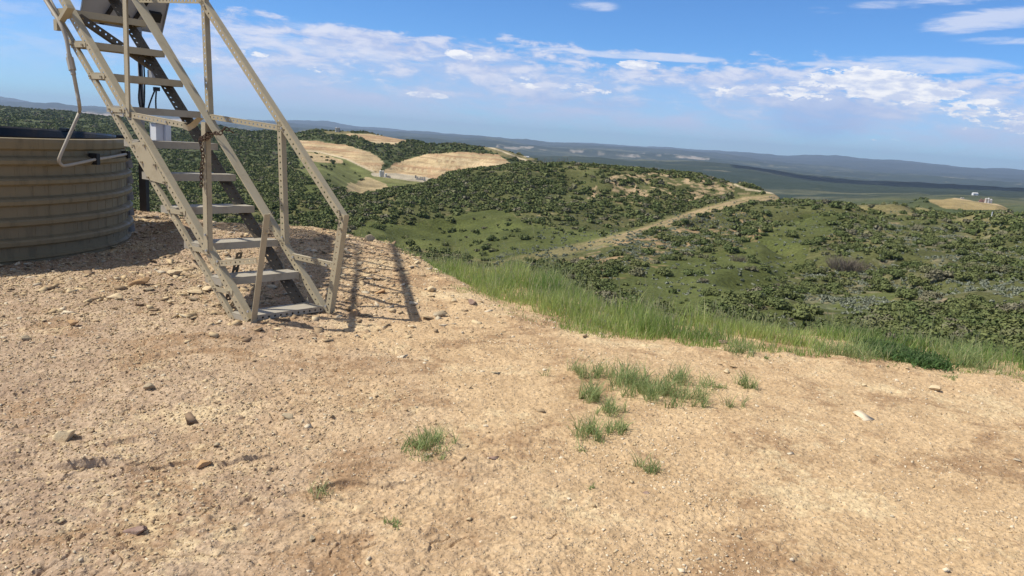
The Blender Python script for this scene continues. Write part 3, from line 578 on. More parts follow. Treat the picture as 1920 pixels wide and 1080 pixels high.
# treads
TR = [(.045, .012), (.325, .243), (.58, .478), (.865, .73), (1.10, .975), (1.33, 1.222), (1.555, 1.484), (1.79, 1.742), (2.04, 1.995), (2.305, 2.26), (2.56, 2.52)]+[(2.56+.249*i, 2.52+.256*i) for i in range(1, 16)]
for k, (rn, zz) in enumerate(TR):
    mb = MB(); a = PL(rn, zz, .006); b = PL(rn, zz, WD-.006); dp = .20; h_ = .052 if k else .038
    if k == 0: mb.perf(a, b, z_, h_, r_, .004, rows=1)
    else: mb.bar(a, b, z_, h_, r_, .004)
    mb.bar(a+z_*h_, b+z_*h_, r_, dp, z_, .005)
    mb.bar(a+r_*(dp-.004), b+r_*(dp-.004), z_, h_-.001, r_, .004)
    for sd in (.003, WD-.008):      # end plates bolted to stringers
        e0 = PL(rn+.005, zz, sd); mb.bar(e0, e0+r_*(dp-.012), z_, h_-.002, s_, .004)
    if k < 4:
        t0 = PL(rn+dp-.06, zz+h_, WD-.02); mb.add([t0, t0+r_*.05, t0+z_*.055+r_*.03], [(0, 1, 2)])
        mb.add([t0+s_*.004, t0+r_*.05+s_*.004, t0+z_*.055+r_*.03+s_*.004], [(2, 1, 0)])
    mb.build('tread', M_TREAD if k < 7 else M_STEEL, stairs, base=SB)
# ties between the two left members at tread level
for zz in (.197, .475, .74, 1.49, 1.748, 2.0, 2.26, 2.52)+tuple(2.52+.256*i for i in range(1, 15)):
    mb = MB(); a = PL(zz-.0, zz, -.005); b = PL(zz+.205, zz-.003, -.005)
    mb.bar(a, b, z_, .036, s_, .004)
    for c in (zz+.04, zz+.20): mb.boxc(PL(c, zz+.018, -.01), .015, .015, .015)
    mb.build('tie', M_STEEL, stairs, base=SB)
# hand rails: right (far) side
angle('handrail', (-.15, .80, WD), (6.45, 7.42, WD), .052, .06)
angle('handrail_post', (-.015, .0, WD), (-.155, .82, WD), .052, .055, flip=1)
angle('handrail', (-.145, .832, 0), (6.4, 7.5, 0), .05, .055, inner=.05)
angle('handrail_post', (.0, .0, 0), (-.15, .845, 0), .05, .05, inner=.05)
for sd in (0, WD):      # small splice plates at the bends with bolts
    c = PL(-.118, .80, sd-.004 if sd else .046)
    for a, b in ((.02, .05), (.035, -.03), (-.005, .0), (-.002, -.09)): mb = MB(); mb.boxc(c+r_*a+z_*b-s_*.006, .015, .015, .015); mb.build('bolt', M_STEEL, stairs, base=SB)
# uprights from stringer to rail
angle('upright', (1.452, 1.47, WD), (1.50, 2.50, WD), .042, .05, flip=1)
angle('upright', (.505, .50, WD), (.56, 1.50, WD), .045, .05, flip=1)
angle('upright', (1.463, 1.46, 0), (1.44, 2.55, 0), .0, .0, flip=1) if False else None
mb = MB(); mb.bar(PL(1.463, 1.46, -.012), PL(1.447, 2.50, -.012), r_, -.05, s_, .005); mb.bar(PL(1.463, 1.46, -.012), PL(1.447, 2.50, -.012), s_, .045, r_, -.005); mb.build('upright', M_STEEL, stairs, base=SB)
mb = MB(); mb.bar(PL(.511, .47, -.012), PL(.519, 1.46, -.012), r_, -.05, s_, .005); mb.bar(PL(.461, .47, -.012), PL(.469, 1.46, -.012), s_, .045, r_, .005); mb.build('upright', M_STEEL, stairs, base=SB)
for j in range(1, 6):
    for sd_ in (0, WD): angle('upright', (1.47+.95*j, 1.53+.97*j, sd_), (1.50+.95*j, 2.50+.98*j, sd_), .042, .05)
    for sd_ in (0, WD): angle('brace', (1.49+.95*(j), 2.48+.97*j, sd_), (2.47+.95*j, 2.54+.97*j, sd_), .042, .03)
# bolt heads at the joints
for rn, zz_, sd_ in ((.02, .40, WD), (.40, .41, WD), (.545, 1.45, WD), (1.44, 1.50, WD), (.53, .56, WD), (1.47, 1.55, WD), (1.49, 2.42, WD), (.02, .06, WD), (.02, .10, 0), (1.65, 1.49, 0), (.95, 1.44, 0), (.36, .43, 0), (1.50, 1.47, 0), (.47, .50, -.013), (.48, .62, -.013), (1.44, 1.52, -.013)):
    mb = MB(); c = PL(rn, zz_, sd_-.004); mb.tube([c, c-s_*.009], .010, 6); mb.build('bolt', M_GREY, stairs, base=SB)
# horizontal braces
angle('brace', (.56, 1.468, WD), (1.46, 1.525, WD), .042, .03, flip=1)
angle('brace', (-.03, .425, WD), (.42, .435, WD), .042, .03, flip=1)
angle('brace', (1.49, 2.48, WD), (2.47, 2.52, WD), .042, .03, flip=1)
angle('brace', (.74, 1.445, 0), (1.68, 1.515, 0), .042, .03, flip=1)
angle('brace', (-.06, .515, 0), (.40, .425, 0), .04, .05, flip=1, inner=0.0)
# buckled end of the left brace
mb = MB(); P = [(.745, 1.445), (.70, 1.428), (.655, 1.443), (.60, 1.478), (.565, 1.492)]; tw = [0, .35, .9, 1.25, 1.45]
pr = []
for (a, b), t in zip(P, tw):
    u = math.cos(t)*-z_+math.sin(t)*s_; pr.append((PL(a, b, 0), PL(a, b, 0)+u*.045))
vs = [p for c in pr for p in c]+[p+r_*.002-s_*.004 for c in pr for p in c]; n = len(pr)*2
mb.add(vs, [(2*i, 2*i+1, 2*i+3, 2*i+2) for i in range(len(pr)-1)]+[(n+2*i, n+2*i+2, n+2*i+3, n+2*i+1) for i in range(len(pr)-1)])
mb.build('buckled_end', M_STEEL, stairs, base=SB)
# diagonal brace between the lower chords
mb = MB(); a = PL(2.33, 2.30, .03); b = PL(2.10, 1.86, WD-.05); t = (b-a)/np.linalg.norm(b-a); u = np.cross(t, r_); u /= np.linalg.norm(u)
mb.perf(a, b, u, .055, -r_, .004, rh=.008, pitch=.05); mb.bar(a, b, r_, .05, u, .004); mb.build('diagonal_brace', M_SHADESTEEL, stairs, base=SB)
# foot brace seen inside the left side and one leaning behind the second tread
mb = MB(); a = PL(.40, .0, .06); b = PL(.22, .19, .05); mb.perf(a, b, s_, .05, r_, .004); mb.build('foot_brace', M_STEEL, stairs, base=SB)
mb = MB(); a = PL(.62, .05, .22); b = PL(.50, .46, .24); mb.perf(a, b, s_, .06, r_, .004, rows=1, rh=.009); mb.build('foot_brace', M_SHADESTEEL, stairs, base=SB)
# landing above the frame, punched sheet
mb = MB()
mb.perf(PL(6.35, 6.5, -.05), PL(8.45, 6.5, -.05), s_, .76, z_, .005, rows=8, pitch=.10, rh=.03)
for sd in (-.05, WD+.05): mb.bar(PL(6.35, 6.495, sd), PL(8.45, 6.495, sd), z_, -.09, s_, .005)
mb.build('landing', M_STEEL, stairs, base=SB)
for sd in (-.03, WD+.03):
    mb = MB(); mb.bar(PL(8.35, -.3, sd), PL(8.35, 6.45, sd), r_, .07, s_, .07); mb.build('landing_leg', M_STEEL, stairs, base=SB)
# chain wound round the left upright and the stringer
def chain(pts, name, mat, lk=.034, rad=.0042):
    mb = MB(); pts = [np.array(p) for p in pts]; seg = []
    for a, b in zip(pts[:-1], pts[1:]):
        n = max(1, int(np.linalg.norm(b-a)/(lk*.72))); seg += [a+(b-a)*i/n for i in range(n)]
    seg.append(pts[-1])
    for i, (a, b) in enumerate(zip(seg[:-1], seg[1:])):
        t = (b-a); L = np.linalg.norm(t); t /= L; q = np.cross(t, z_ if abs(t[2]) < .8 else r_); q /= np.linalg.norm(q)
        if i % 2: q = np.cross(t, q)
        c = (a+b)/2; ring = [c+t*lk*.58*math.cos(k*math.pi/4)+q*lk*.36*math.sin(k*math.pi/4) for k in range(9)]
        mb.tube(ring, rad, 5, False)
    return mb.build(name, mat, None, base=tuple(pts[0]))
ch = chain([PL(.50, .98, -.03), PL(.505, 1.1, -.025), PL(.47, 1.22, -.03), PL(.51, 1.33, -.03), PL(.455, 1.37, -.02), PL(.46, 1.40, .06), PL(.54, 1.385, .05), PL(.50, 1.33, -.03), PL(.43, 1.345, -.02), PL(.35, 1.39, -.02), PL(.30, 1.38, -.02), PL(.27, 1.43, .0), PL(.25, 1.40, .05)], 'rusty_chain', M_RUST)
tag(ch, 'rusty thin chain wound round an upright of the steel stairs and hanging down', 'chain')
# ================================================================== ROUND TANK
TC = np.array([-6.644, 8.051, 0.]); TRR = 2.141; TH = 1.19
tank = empty('round_tank', tuple(TC)); tag(tank, 'wide open-topped round khaki tank with horizontal ribs left of the stairs', 'tank')
prof = [(TRR+.02, -.12), (TRR+.02, .02), (TRR+.035, .035), (TRR+.012, .05), (TRR, .06)]
ribs = [.20, .395, .59, .785, .975]
for zc in ribs: prof += [(TRR, zc-.048), (TRR+.035, zc-.042), (TRR+.058, zc-.026), (TRR+.062, zc+.008), (TRR+.045, zc+.026), (TRR, zc+.046)]
prof += [(TRR, 1.07), (TRR+.006, 1.075), (TRR+.035, 1.09), (TRR+.042, 1.15), (TRR+.04, 1.185), (TRR+.01, TH), (TRR-.03, TH), (TRR-.035, TH-.03)]
def revolve(prof, n, c):
    vs = []; 
    for k in range(n):
        a = 2*math.pi*k/n
        for rr, zz in prof: vs.append((c[0]+rr*math.cos(a), c[1]+rr*math.sin(a), zz))
    m_ = len(prof); fs = [(k*m_+i, ((k+1) % n)*m_+i, ((k+1) % n)*m_+i+1, k*m_+i+1) for k in range(n) for i in range(m_-1)]
    return vs, fs
mb = MB(); mb.add(*revolve(prof, 168, TC))
seams = mb
for k in range(84):
    a = 2*math.pi*(k+.5)/84; er = np.array((math.cos(a), math.sin(a), 0)); et = np.array((-math.sin(a), math.cos(a), 0))
    zz = [.07]+ribs+[1.12]
    for z0, z1 in zip(zz[:-1], zz[1:]):
        p0 = TC+er*(TRR-.004)+z_*(z0+.035); seams.bar(p0-et*.009, p0-et*.009+z_*(z1-z0-.09), et, .018, er, .0062)
wall = mb.build('wall', M_TANK, tank, base=tuple(TC))
mb = MB(); mb.add(*revolve([(TRR+.046, 1.19), (TRR+.043, TH+.006), (TRR-.04, TH+.007), (TRR-.045, TH-.05), (TRR-.05, .02), (0.001, .02)], 168, TC))
# only the inside is lined; the folded edge sits over the back half of the rim
mb.v = []; mb.f = []; mb.add(*revolve([(TRR-.033, TH+.012), (TRR-.04, TH-.01), (TRR-.05, .9), (TRR-.05, .03), (.001, .03)], 168, TC))
for a in (-62, 20, 75, 130, 180, 240):
    a = R(a); er = np.array((math.cos(a), math.sin(a), 0)); et = np.array((-math.sin(a), math.cos(a), 0)); M3 = np.array([er, et, z_]).T
    mb.boxc(TC+er*(TRR)+z_*(TH+.02), .13, .12, .035, M3)
mb.build('liner', M_LINER, tank, base=tuple(TC))
aT = math.atan2(9.046-TC[1], -4.748-TC[0])+R(1.5)
for i, zc in enumerate([.10, .30, .49, .69, .88]):
    er = np.array((math.cos(aT), math.sin(aT), 0)); et = np.array((-math.sin(aT), math.cos(aT), 0)); M3 = np.array([er, et, z_]).T
    mb = MB(); mb.boxc(TC+er*(TRR+.03)+z_*(zc), .075, .02, .10, M3); mb.boxc(TC+er*(TRR+.05)+z_*(zc-.02), .05, .05, .05, M3)
    mb.build('joint_flange', M_GREY, tank, base=tuple(TC))
def onL(x, y, side=0.0):
    a, b, c = ray(x, y); d = np.array((a, b, c)); C0 = np.array((0, 0, H)); P0 = L0+s_*side
    return C0+d*(np.dot(P0-C0, s_)/np.dot(d, s_))
def oncyl(x, y, rad):
    a, b, c = ray(x, y); L = math.hypot(a, b); ux, uy = a/L, b/L; t0 = ux*TC[0]+uy*TC[1]; pd = abs(ux*TC[1]-uy*TC[0])
    t = t0-math.sqrt(max(rad*rad-pd*pd, 0)); return np.array((ux*t, uy*t, H+c/L*t))
# conduit: runs down beside the stairs and along the tank wall
cp = [onL(70, -28, -.05), onL(85, 0, -.05), onL(112, 43, -.05), onL(124, 72, -.04), onL(130, 105, -.04)]
c2 = [onL(137, 134, -.04), onL(144, 170, 0), onL(149, 198, .05)]
c3 = [oncyl(x, y, TRR+.26-.02*i) for i, (x, y) in enumerate(((149, 208), (144, 222), (128, 258), (113, 292), (111, 303), (117, 310), (126, 310)))]
c4 = [oncyl(155, 304, TRR+.1), oncyl(178, 299, TRR+.085), oncyl(205, 295, TRR+.075), oncyl(236, 289, TRR+.07)]
cb = cp[1]
cond = empty('conduit', tuple(cb)); tag(cond, 'pale khaki cable conduit bending from the stair top down onto the tank wall', 'conduit')
def smooth_path(pts, n=5):
    pts = [np.array(p) for p in pts]; out = []
    for i in range(len(pts)-1):
        p0, p1, p2, p3 = pts[max(i-1, 0)], pts[i], pts[i+1], pts[min(i+2, len(pts)-1)]
        for k in range(n):
            t = k/n; out.append(.5*((2*p1)+(-p0+p2)*t+(2*p0-5*p1+4*p2-p3)*t*t+(-p0+3*p1-3*p2+p3)*t**3))
    out.append(pts[-1]); return out
mb = MB(); mb.tube(smooth_path(cp+c2+c3+c4), .0155, 10); mb.build('pipe', M_CONDUIT, cond, True, tuple(cb))
mb = MB(); a, b = onL(129.5, 103, -.04), onL(137.5, 138, -.04); t = (b-a)
mb.tube([a-t*.05, a+t*.12], .021, 8); mb.tube([a+t*.15, a+t*.82], .030, 8); mb.tube([a+t*.85, b+t*.05], .021, 8); mb.build('coupling', M_CONDUIT, cond, base=tuple(cb))
mb = MB(); mb.tube([onL(78, -28, -.02), onL(95, 0, -.02), onL(118, 42, -.02)], .009, 8); mb.build('thin_pipe', M_CONDUIT, cond, True, tuple(cb))
mb = MB(); c = onL(121, 28, -.03); M3 = np.array([r_, s_, z_]).T
rot = np.array(Matrix.Rotation(R(38), 3, 'Y')); mb.boxc(c, .13, .05, .035, M3 @ rot); mb.boxc(onL(126, 22, -.03), .13, .06, .035, M3 @ rot); mb.boxc(onL(108, 47, -.03), .05, .04, .09, M3)
mb.build('clamp', M_STEEL, cond, base=tuple(cb))
mb = MB(); a = math.atan2(oncyl(177, 298, TRR+.04)[1]-TC[1], oncyl(177, 298, TRR+.04)[0]-TC[0]); M3 = np.array([(math.cos(a), math.sin(a), 0), (-math.sin(a), math.cos(a), 0), (0, 0, 1)]).T
mb.boxc(oncyl(177, 298, TRR+.06), .09, .055, .115, M3); mb.build('pipe_clip', M_DARK, cond, base=tuple(cb))
mb = MB(); mb.boxc(oncyl(236, 290, TRR+.05), .08, .05, .08, M3); mb.build('pipe_clip', M_DARK, cond, base=tuple(cb))
# ================================================================== SOLAR MAST
MBASE = (-5.506, 10.98, 0.0); MB0 = np.array(MBASE); mz = pz(MBASE[0], MBASE[1])
mast = empty('solar_mast', MBASE); tag(mast, 'solar panel mast with white equipment box standing behind the steel stairs', 'mast')
mb = MB(); mb.boxc(MB0+z_*.30, .10, .10, 1.0); mb.build('post', M_DARK, mast, base=MBASE)
mb = MB(); mb.tube([MB0+z_*.7, MB0+z_*3.25], .034, 12); mb.build('pole', M_GREY, mast, True, MBASE)
def at_mast(x, y, dd=0.0):
    a, b, c = ray(x, y); L = math.hypot(a, b); D = math.hypot(MBASE[0], MBASE[1])+dd; return np.array((a/L*D, b/L*D, H+c/L*D))
fd = np.array((MBASE[0], MBASE[1], 0))/math.hypot(MBASE[0], MBASE[1]); sd = np.array((fd[1], -fd[0], 0))
def at_box(x0, y0, x1, y1, dep, mat, name, dd=-.1):
    a = at_mast(x0, y0, dd); b = at_mast(x1, y1, dd); w_ = np.dot(b-a, sd); mb = MB(); c = (a+b)/2
    mb.boxc(c, abs(w_), dep, abs(a[2]-b[2]), np.array([sd*.86+fd*.5, fd*.86-sd*.5, z_]).T)
    return mb, c
mb, c = at_box(285, 231, 302, 268, .16, M_WHITE, 'x'); mb2, c2_ = at_box(304, 232, 317, 268, .14, M_WHITE, 'x', -.1)
mb.v += []; mb.add(mb2.v, mb2.f); mb3, _ = at_box(283, 229.5, 319, 231.5, .2, M_WHITE, 'x', -.11); mb.add(mb3.v, mb3.f); mb.build('equipment_box', M_WHITE, mast, base=MBASE)
mb, c = at_box(279, 131, 302, 155, .12, M_GREY, 'x'); mb.build('charge_box', M_GREY, mast, base=MBASE)
mb, c = at_box(289, 163, 298, 171, .08, M_DARK, 'x'); mb.build('junction_box', M_DARK, mast, base=MBASE)
mb = MB()
for pts in (((262, 60), (260, 110), (262, 150), (260, 185), (265, 206), (270, 200), (271, 150), (268, 90)), ((290, 170), (284, 185), (279, 200), (276, 212)), ((293, 171), (292, 190), (293, 212)), ((264, 90), (264, 150), (268, 205))):
    mb.tube(smooth_path([at_mast(x, y, -.06) for x, y in pts], 4), .011, 6)
mb.build('cable', M_DARK, mast, True, MBASE)
# panel, seen from below
P0 = at_mast(150, 36, -.15); P1 = at_mast(302, 61, .15); eu = (P1-P0)/np.linalg.norm(P1-P0); dirc = np.array((.22, -.55, .80)); dirc -= eu*np.dot(dirc, eu); dirc /= np.linalg.norm(dirc)
nn = np.cross(eu, dirc); nn /= np.linalg.norm(nn); wpan = np.linalg.norm(P1-P0)
if nn[2] < 0: nn = -nn
mb = MB(); mb.bar(P0, P1, dirc, .72, nn, .006); pan = mb.build('panel', M_PANEL, mast, base=MBASE)
mb = MB(); mb.bar(P0+nn*.008, P1+nn*.008, dirc, .72, nn, .004); cl_ = mb.build('cells', M_CELL, mast, base=MBASE)
mb = MB(); mb.bar(P0-dirc*.012-nn*.03, P1-dirc*.012-nn*.03, nn, .045, dirc, .012); mb.bar(P0+dirc*.72-nn*.03, P1+dirc*.72-nn*.03, nn, .045, dirc, .012)
mb.bar(P0-nn*.03, P0-nn*.03+dirc*.72, nn, .045, -eu, .012); mb.bar(P1-nn*.03, P1-nn*.03+dirc*.72, nn, .045, eu, .012); mb.build('panel_frame', M_GREY, mast, base=MBASE)
mb = MB()
for f0, f1, o_ in ((.22, .45, .05), (.55, .80, .05)):
    a = P0+eu*wpan*f0-nn*o_; b = P0+eu*wpan*f1+dirc*.72-nn*o_; mb.bar(a, b, eu, .05, nn, .03)
mb.boxc(P0+eu*wpan*.86+dirc*.25-nn*.045, .16, .13, .07, np.array([eu, dirc, nn]).T)
mb.build('panel_bracket', M_DARK, mast, base=MBASE)
# ================================================================== ROCKS AND GRAVEL
def ico(sub):
    import bmesh
    bm = bmesh.new(); bmesh.ops.create_icosphere(bm, subdivisions=sub, radius=1)
    v = np.array([q.co[:] for q in bm.verts]); f = np.array([[x.index for x in q.verts] for q in bm.faces]); bm.free(); return v, f
I0 = ico(1); I2 = ico(3); I1 = ico(2)
def rockmat(name, c1_, c2_):
    m, q, p = material(name); v = objco(q); n1 = q.noise(v, 14, 6, .65); n2 = q.noise(v, 70, 4, .6)
    setb(q, p, q.mix(q.ramp(n1, .35, .65), c1_, c2_), .93, 0, q.m('ADD', n1, q.m('MULTIPLY', n2, .4)), .6, .01, .12); return m
M_RPALE = rockmat('pale_rock', (.60, .50, .33), (.52, .40, .25)); M_RORG = rockmat('ochre_rock', (.46, .30, .15), (.38, .25, .15))
M_RGREY = rockmat('grey_rock', (.42, .35, .24), (.31, .25, .17)); M_RPURP = rockmat('purplish_rock', (.23, .15, .125), (.33, .25, .20))
def rock(x, y, wpx, hpx, mat, label, flat=.45, seed=0, name='loose_rock', dz=.0):
    a, b, c = ray(x, y); t = -H/c
    for _ in range(8):
        gx, gy = a*t, b*t; t = (pz(gx, gy, False)-H)/c
    gx, gy = a*t, b*t; D = math.hypot(gx, gy); w_ = wpx/F*math.hypot(D, H)/2*1.25; hpx = hpx*1.2
    rs = np.random.RandomState(seed+int(x)); v, f = I2; v = v.copy()
    for k in range(12):
        n = rs.normal(size=3); n[2] *= .8; n /= np.linalg.norm(n); d = rs.uniform(.32, .62); o = v@n-d; v = v-np.outer(np.maximum(o, 0), n)
    v = v+.05*fbm(v[:, 0]*3+seed, v[:, 1]*3+v[:, 2]*2, 3, seed)[:, None]*v
    hz = hpx/F*D/2*1.1; v = v*np.array((w_, w_*flat*1.6, hz)); an = rs.uniform(-.5, .5); ca, sa = math.cos(an), math.sin(an)
    v = np.stack([v[:, 0]*ca-v[:, 1]*sa, v[:, 0]*sa+v[:, 1]*ca, v[:, 2]+.08*v[:, 0]], 1)
    z0 = pz(gx, gy)-hz*.15
    o = mesh_np(name, v+np.array((0, 0, hz*.62+dz)), f, mat); o.location = (gx, gy, z0); tag(o, label, 'rock'); return o
G = 'loose stones lying on the pad'
for a in ((120, 822, 44, 26, M_RPALE, 'pale yellow block of rock lying alone in the near left dirt', .6, 1), (325, 514, 34, 14, M_RPALE, 'pale flat slab of rock lying between the tank and the stairs', .7, 2),
          (264, 537, 32, 16, M_RORG, 'ochre brown block below the pale slab near the tank', .6, 3), (278, 544, 20, 7, M_RGREY, 'thin grey shard leaning on the ochre block', .5, 4),
          (215, 560, 30, 9, M_RPALE, 'flat pale shard left of the ochre block', .5, 5), (362, 547, 34, 9, M_RPALE, 'long pale shard just left of the stair foot, upper one', .6, 6),
          (390, 543, 30, 9, M_RPALE, 'flat pale shard touching the left stair chord', .5, 7), (360, 566, 18, 9, M_RGREY, 'small dark pointed stone left of the stair foot', .5, 8),
          (318, 570, 15, 8, M_RPALE, 'small white triangular stone beside the dark pointed stone', .5, 9), (283, 731, 20, 12, M_RGREY, 'grey brown stone alone below the stairs in the left gravel', .6, 10),
          (136, 615, 16, 15, M_RORG, 'small orange stone in the gravel far left below the tank', .7, 11), (50, 637, 20, 9, M_RGREY, 'grey flat stone near the left picture edge', .5, 12),
          (258, 998, 46, 15, M_RPURP, 'purplish crumbling stone in the bottom left dirt', .4, 13), (386, 874, 34, 13, M_RORG, 'tan clod at the end of a crack in the near left dirt', .5, 14),
          (540, 786, 30, 10, M_RGREY, 'dark flat stone in the gravel below the stair foot', .5, 15), (823, 592, 36, 11, M_RGREY, 'flat grey green slab beside the end of the rail shadow', .6, 16),
          (886, 573, 24, 9, M_RPURP, 'purplish flat stone at the tip of the grass edge', .5, 17), (851, 568, 16, 8, M_RPALE, 'small white stone left of the purplish flat stone', .5, 18),
          (808, 546, 22, 10, M_RPALE, 'pale lumpy stone midway along the grass edge', .6, 19), (779, 505, 15, 8, M_RPALE, 'small pale stone at the lower end of a pair by the grass', .6, 20),
          (781, 497, 15, 8, M_RPALE, 'small pale stone at the upper end of a pair by the grass', .6, 21), (715, 548, 24, 12, M_RORG, 'rounded tan stone between the two rail shadows', .7, 22),
          (665, 588, 26, 10, M_RORG, 'brown stone right beside the foot of the far stair rail', .6, 23), (695, 453, 20, 14, M_RGREY, 'grey knotty stone on the back brow of the pad where the grass starts', .7, 24),
          (774, 614, 18, 8, M_RPALE, 'small pale stone just below the tip of the rail shadow', .5, 25), (1752, 732, 26, 13, M_RPALE, 'pale angular slab in the dirt below the dark green weed', .6, 26),
          (1620, 723, 13, 5, M_RPALE, 'small flat white stone below the grass edge on the right', .5, 27), (1361, 698, 15, 10, M_RPALE, 'white triangular stone right of the big grass patch', .6, 28),
          (1351, 645, 22, 7, M_RPURP, 'brown flake at the foot of the tall grass edge', .4, 29), (308, 984, 14, 7, M_RPALE, 'tiny white stone above right of the purplish crumbling stone', .5, 30),
          (405, 838, 12, 10, M_RGREY, 'small dark stone in the left foreground above the crack', .6, 31), (800, 858, 20, 8, M_RGREY, 'brown flat stone right below the single grass tuft', .5, 32),
          (925, 862, 24, 7, M_RPURP, 'purple brown thin flake left of centre in the foreground', .5, 33), (1212, 926, 12, 7, M_RPURP, 'small red brown stone in the smooth foreground dirt', .6, 34), (585, 1012, 14, 14, M_RGREY, 'small stone with a dark side near the bottom edge', .6, 35)):
    o = rock(*a[:7], seed=a[7], flat=a[6]) if False else rock(a[0], a[1], a[2], a[3], a[4], a[5], a[6], a[7]); o['group'] = G
def gravel(N, smin, smax, power, region, seed, nm, flat=(.35, .8)):
    rs = np.random.RandomState(seed); X = rs.uniform(-8, 5.5, N*4); Y = rs.uniform(1.8, 11.5, N*4)
    px, py = to_px(X, Y, 0*X); k = (px > -60) & (px < 1980) & (py < 1150); k &= edge_dist(X, Y) < .25
    k &= np.hypot(X-TC[0], Y-TC[1]) > TRR+.02
    dens = region(X, Y); k &= rs.uniform(size=X.shape) < dens; X = X[k][:N]; Y = Y[k][:N]; n = len(X)
    Z = pad_z(X, Y, True); s0 = smin*(smax/smin)**(rs.uniform(size=n)**power)
    V = np.array([(a, b, c) for c in (-1, 1) for a, b in ((-1, -1), (1, -1), (1, 1), (-1, 1))], float)*.8; Fc = np.array([(0, 3, 2), (0, 2, 1), (4, 5, 6), (4, 6, 7), (0, 1, 5), (0, 5, 4), (1, 2, 6), (1, 6, 5), (2, 3, 7), (2, 7, 6), (3, 0, 4), (3, 4, 7)]); nv = 8
    V = np.tile(V, (n, 1, 1)); V[:, 4:, :2] *= rs.uniform(.45, .95, (n, 1, 1)); V = V+rs.uniform(-.42, .42, V.shape)
    sc3 = np.stack([s0, s0*rs.uniform(.4, .9, n), s0*rs.uniform(*flat, n)], 1)[:, None, :]; V = V*sc3
    an = rs.uniform(0, 6.28, n); ca = np.cos(an)[:, None]; sa = np.sin(an)[:, None]; tl = rs.normal(0, .25, (n, 1))
    x = V[..., 0]*ca-V[..., 1]*sa; y = V[..., 0]*sa+V[..., 1]*ca; z = V[..., 2]+tl*V[..., 0]
    V = np.stack([x+X[:, None], y+Y[:, None], z+Z[:, None]+(s0*.10)[:, None]], 2).reshape(-1, 3)
    Fc = (Fc[None]+(np.arange(n)*nv)[:, None, None]).reshape(-1, 3)
    tint = np.repeat(np.clip(rs.uniform(0, 1, n)+.30*ss(X, -1.5, 1.0), 0, 1), nv)
    return V, Fc, tint
def reg_a(X, Y): q = X+.3*Y+2.2*fbm(X*.6, Y*.6, 3, 5); return np.clip(.10+.9*ss(q, 1.2, -1.2)+.5*ss(fbm(X*1.3, Y*1.3, 3, 66), .15, .4), 0, 1)
def reg_b(X, Y): return ss(Y+.8*fbm(X, Y, 2, 6), 4.3, 6.2)*ss(X, .3, -1.8)+.012
m, q, p = material('gravel_stone'); at = q.n('ShaderNodeAttribute', attribute_name='tint').outputs['Fac']; rp = q.n('ShaderNodeValToRGB')
els = rp.color_ramp.elements; els[0].position = 0; els[0].color = (.24, .17, .115, 1); els[1].position = 1; els[1].color = (.68, .58, .43, 1)
for ps, cl in ((.12, (.32, .235, .15, 1)), (.35, (.40, .30, .185, 1)), (.6, (.50, .385, .235, 1)), (.82, (.60, .48, .30, 1)), (.9, (.47, .41, .31, 1))):
    e_ = els.new(ps); e_.color = cl
q.put(rp.inputs[0], at); setb(q, p, rp.outputs[0], .95, 0, None, spec=.1); M_GRAV = m
parts = [gravel(100000, .0028, .0095, 1.5, reg_a, 11, 'a', (.3, .7)), gravel(2000, .008, .020, 2.2, reg_a, 12, 'b', (.2, .5)), gravel(4200, .015, .06, 2.2, reg_b, 13, 'c', (.10, .32)), gravel(12000, .006, .02, 1.6, reg_b, 14, 'd', (.2, .55))]
V = np.concatenate([a[0] for a in parts]); T = np.concatenate([a[2] for a in parts]); o_ = 0; Fs = []
for a in parts: Fs.append(a[1]+o_); o_ += len(a[0])
gv = mesh_np('gravel', V, np.concatenate(Fs), M_GRAV, attrs={'tint': T}); tag(gv, 'loose gravel and shale chips strewn over the tan dirt pad', 'gravel', kind='stuff')
# ================================================================== GRASS
def grassmat(name, lo_, mid_, hi_, dry_):
    m, q, p = material(name); t = q.n('ShaderNodeAttribute', attribute_name='tint').outputs['Fac']; h_ = q.n('ShaderNodeAttribute', attribute_name='along').outputs['Fac']
    rp = q.n('ShaderNodeValToRGB'); e = rp.color_ramp.elements; e[0].color = (*lo_, 1); e[1].color = (*dry_, 1); e[1].position = 1
    for ps, cl in ((.35, mid_), (.75, hi_), (.88, hi_)): k = e.new(ps); k.color = (*cl, 1)
    q.put(rp.inputs[0], t); c = q.mix(q.ramp(h_, .55, 1.0, 0, .45), rp.outputs[0], (.30, .32, .17))
    setb(q, p, c, .6, spec=.25)
    tr = q.n('ShaderNodeBsdfTranslucent'); q.put(tr.inputs[0], c); mx = q.n('ShaderNodeMixShader'); mx.inputs[0].default_value = .45
    q.L.new(p.outputs[0], mx.inputs[1]); q.L.new(tr.outputs[0], mx.inputs[2]); q.L.new(mx.outputs[0], q.N['Material Output'].inputs[0]); return m
M_GR = grassmat('tall_grass_blades', (.17, .27, .075), (.26, .37, .10), (.37, .46, .14), (.60, .56, .32))
M_GR2 = grassmat('tuft_blades', (.19, .27, .11), (.28, .36, .145), (.38, .44, .19), (.62, .53, .33))
M_WEED = grassmat('weed_leaves', (.05, .11, .03), (.075, .155, .045), (.105, .19, .055), (.15, .17, .06))
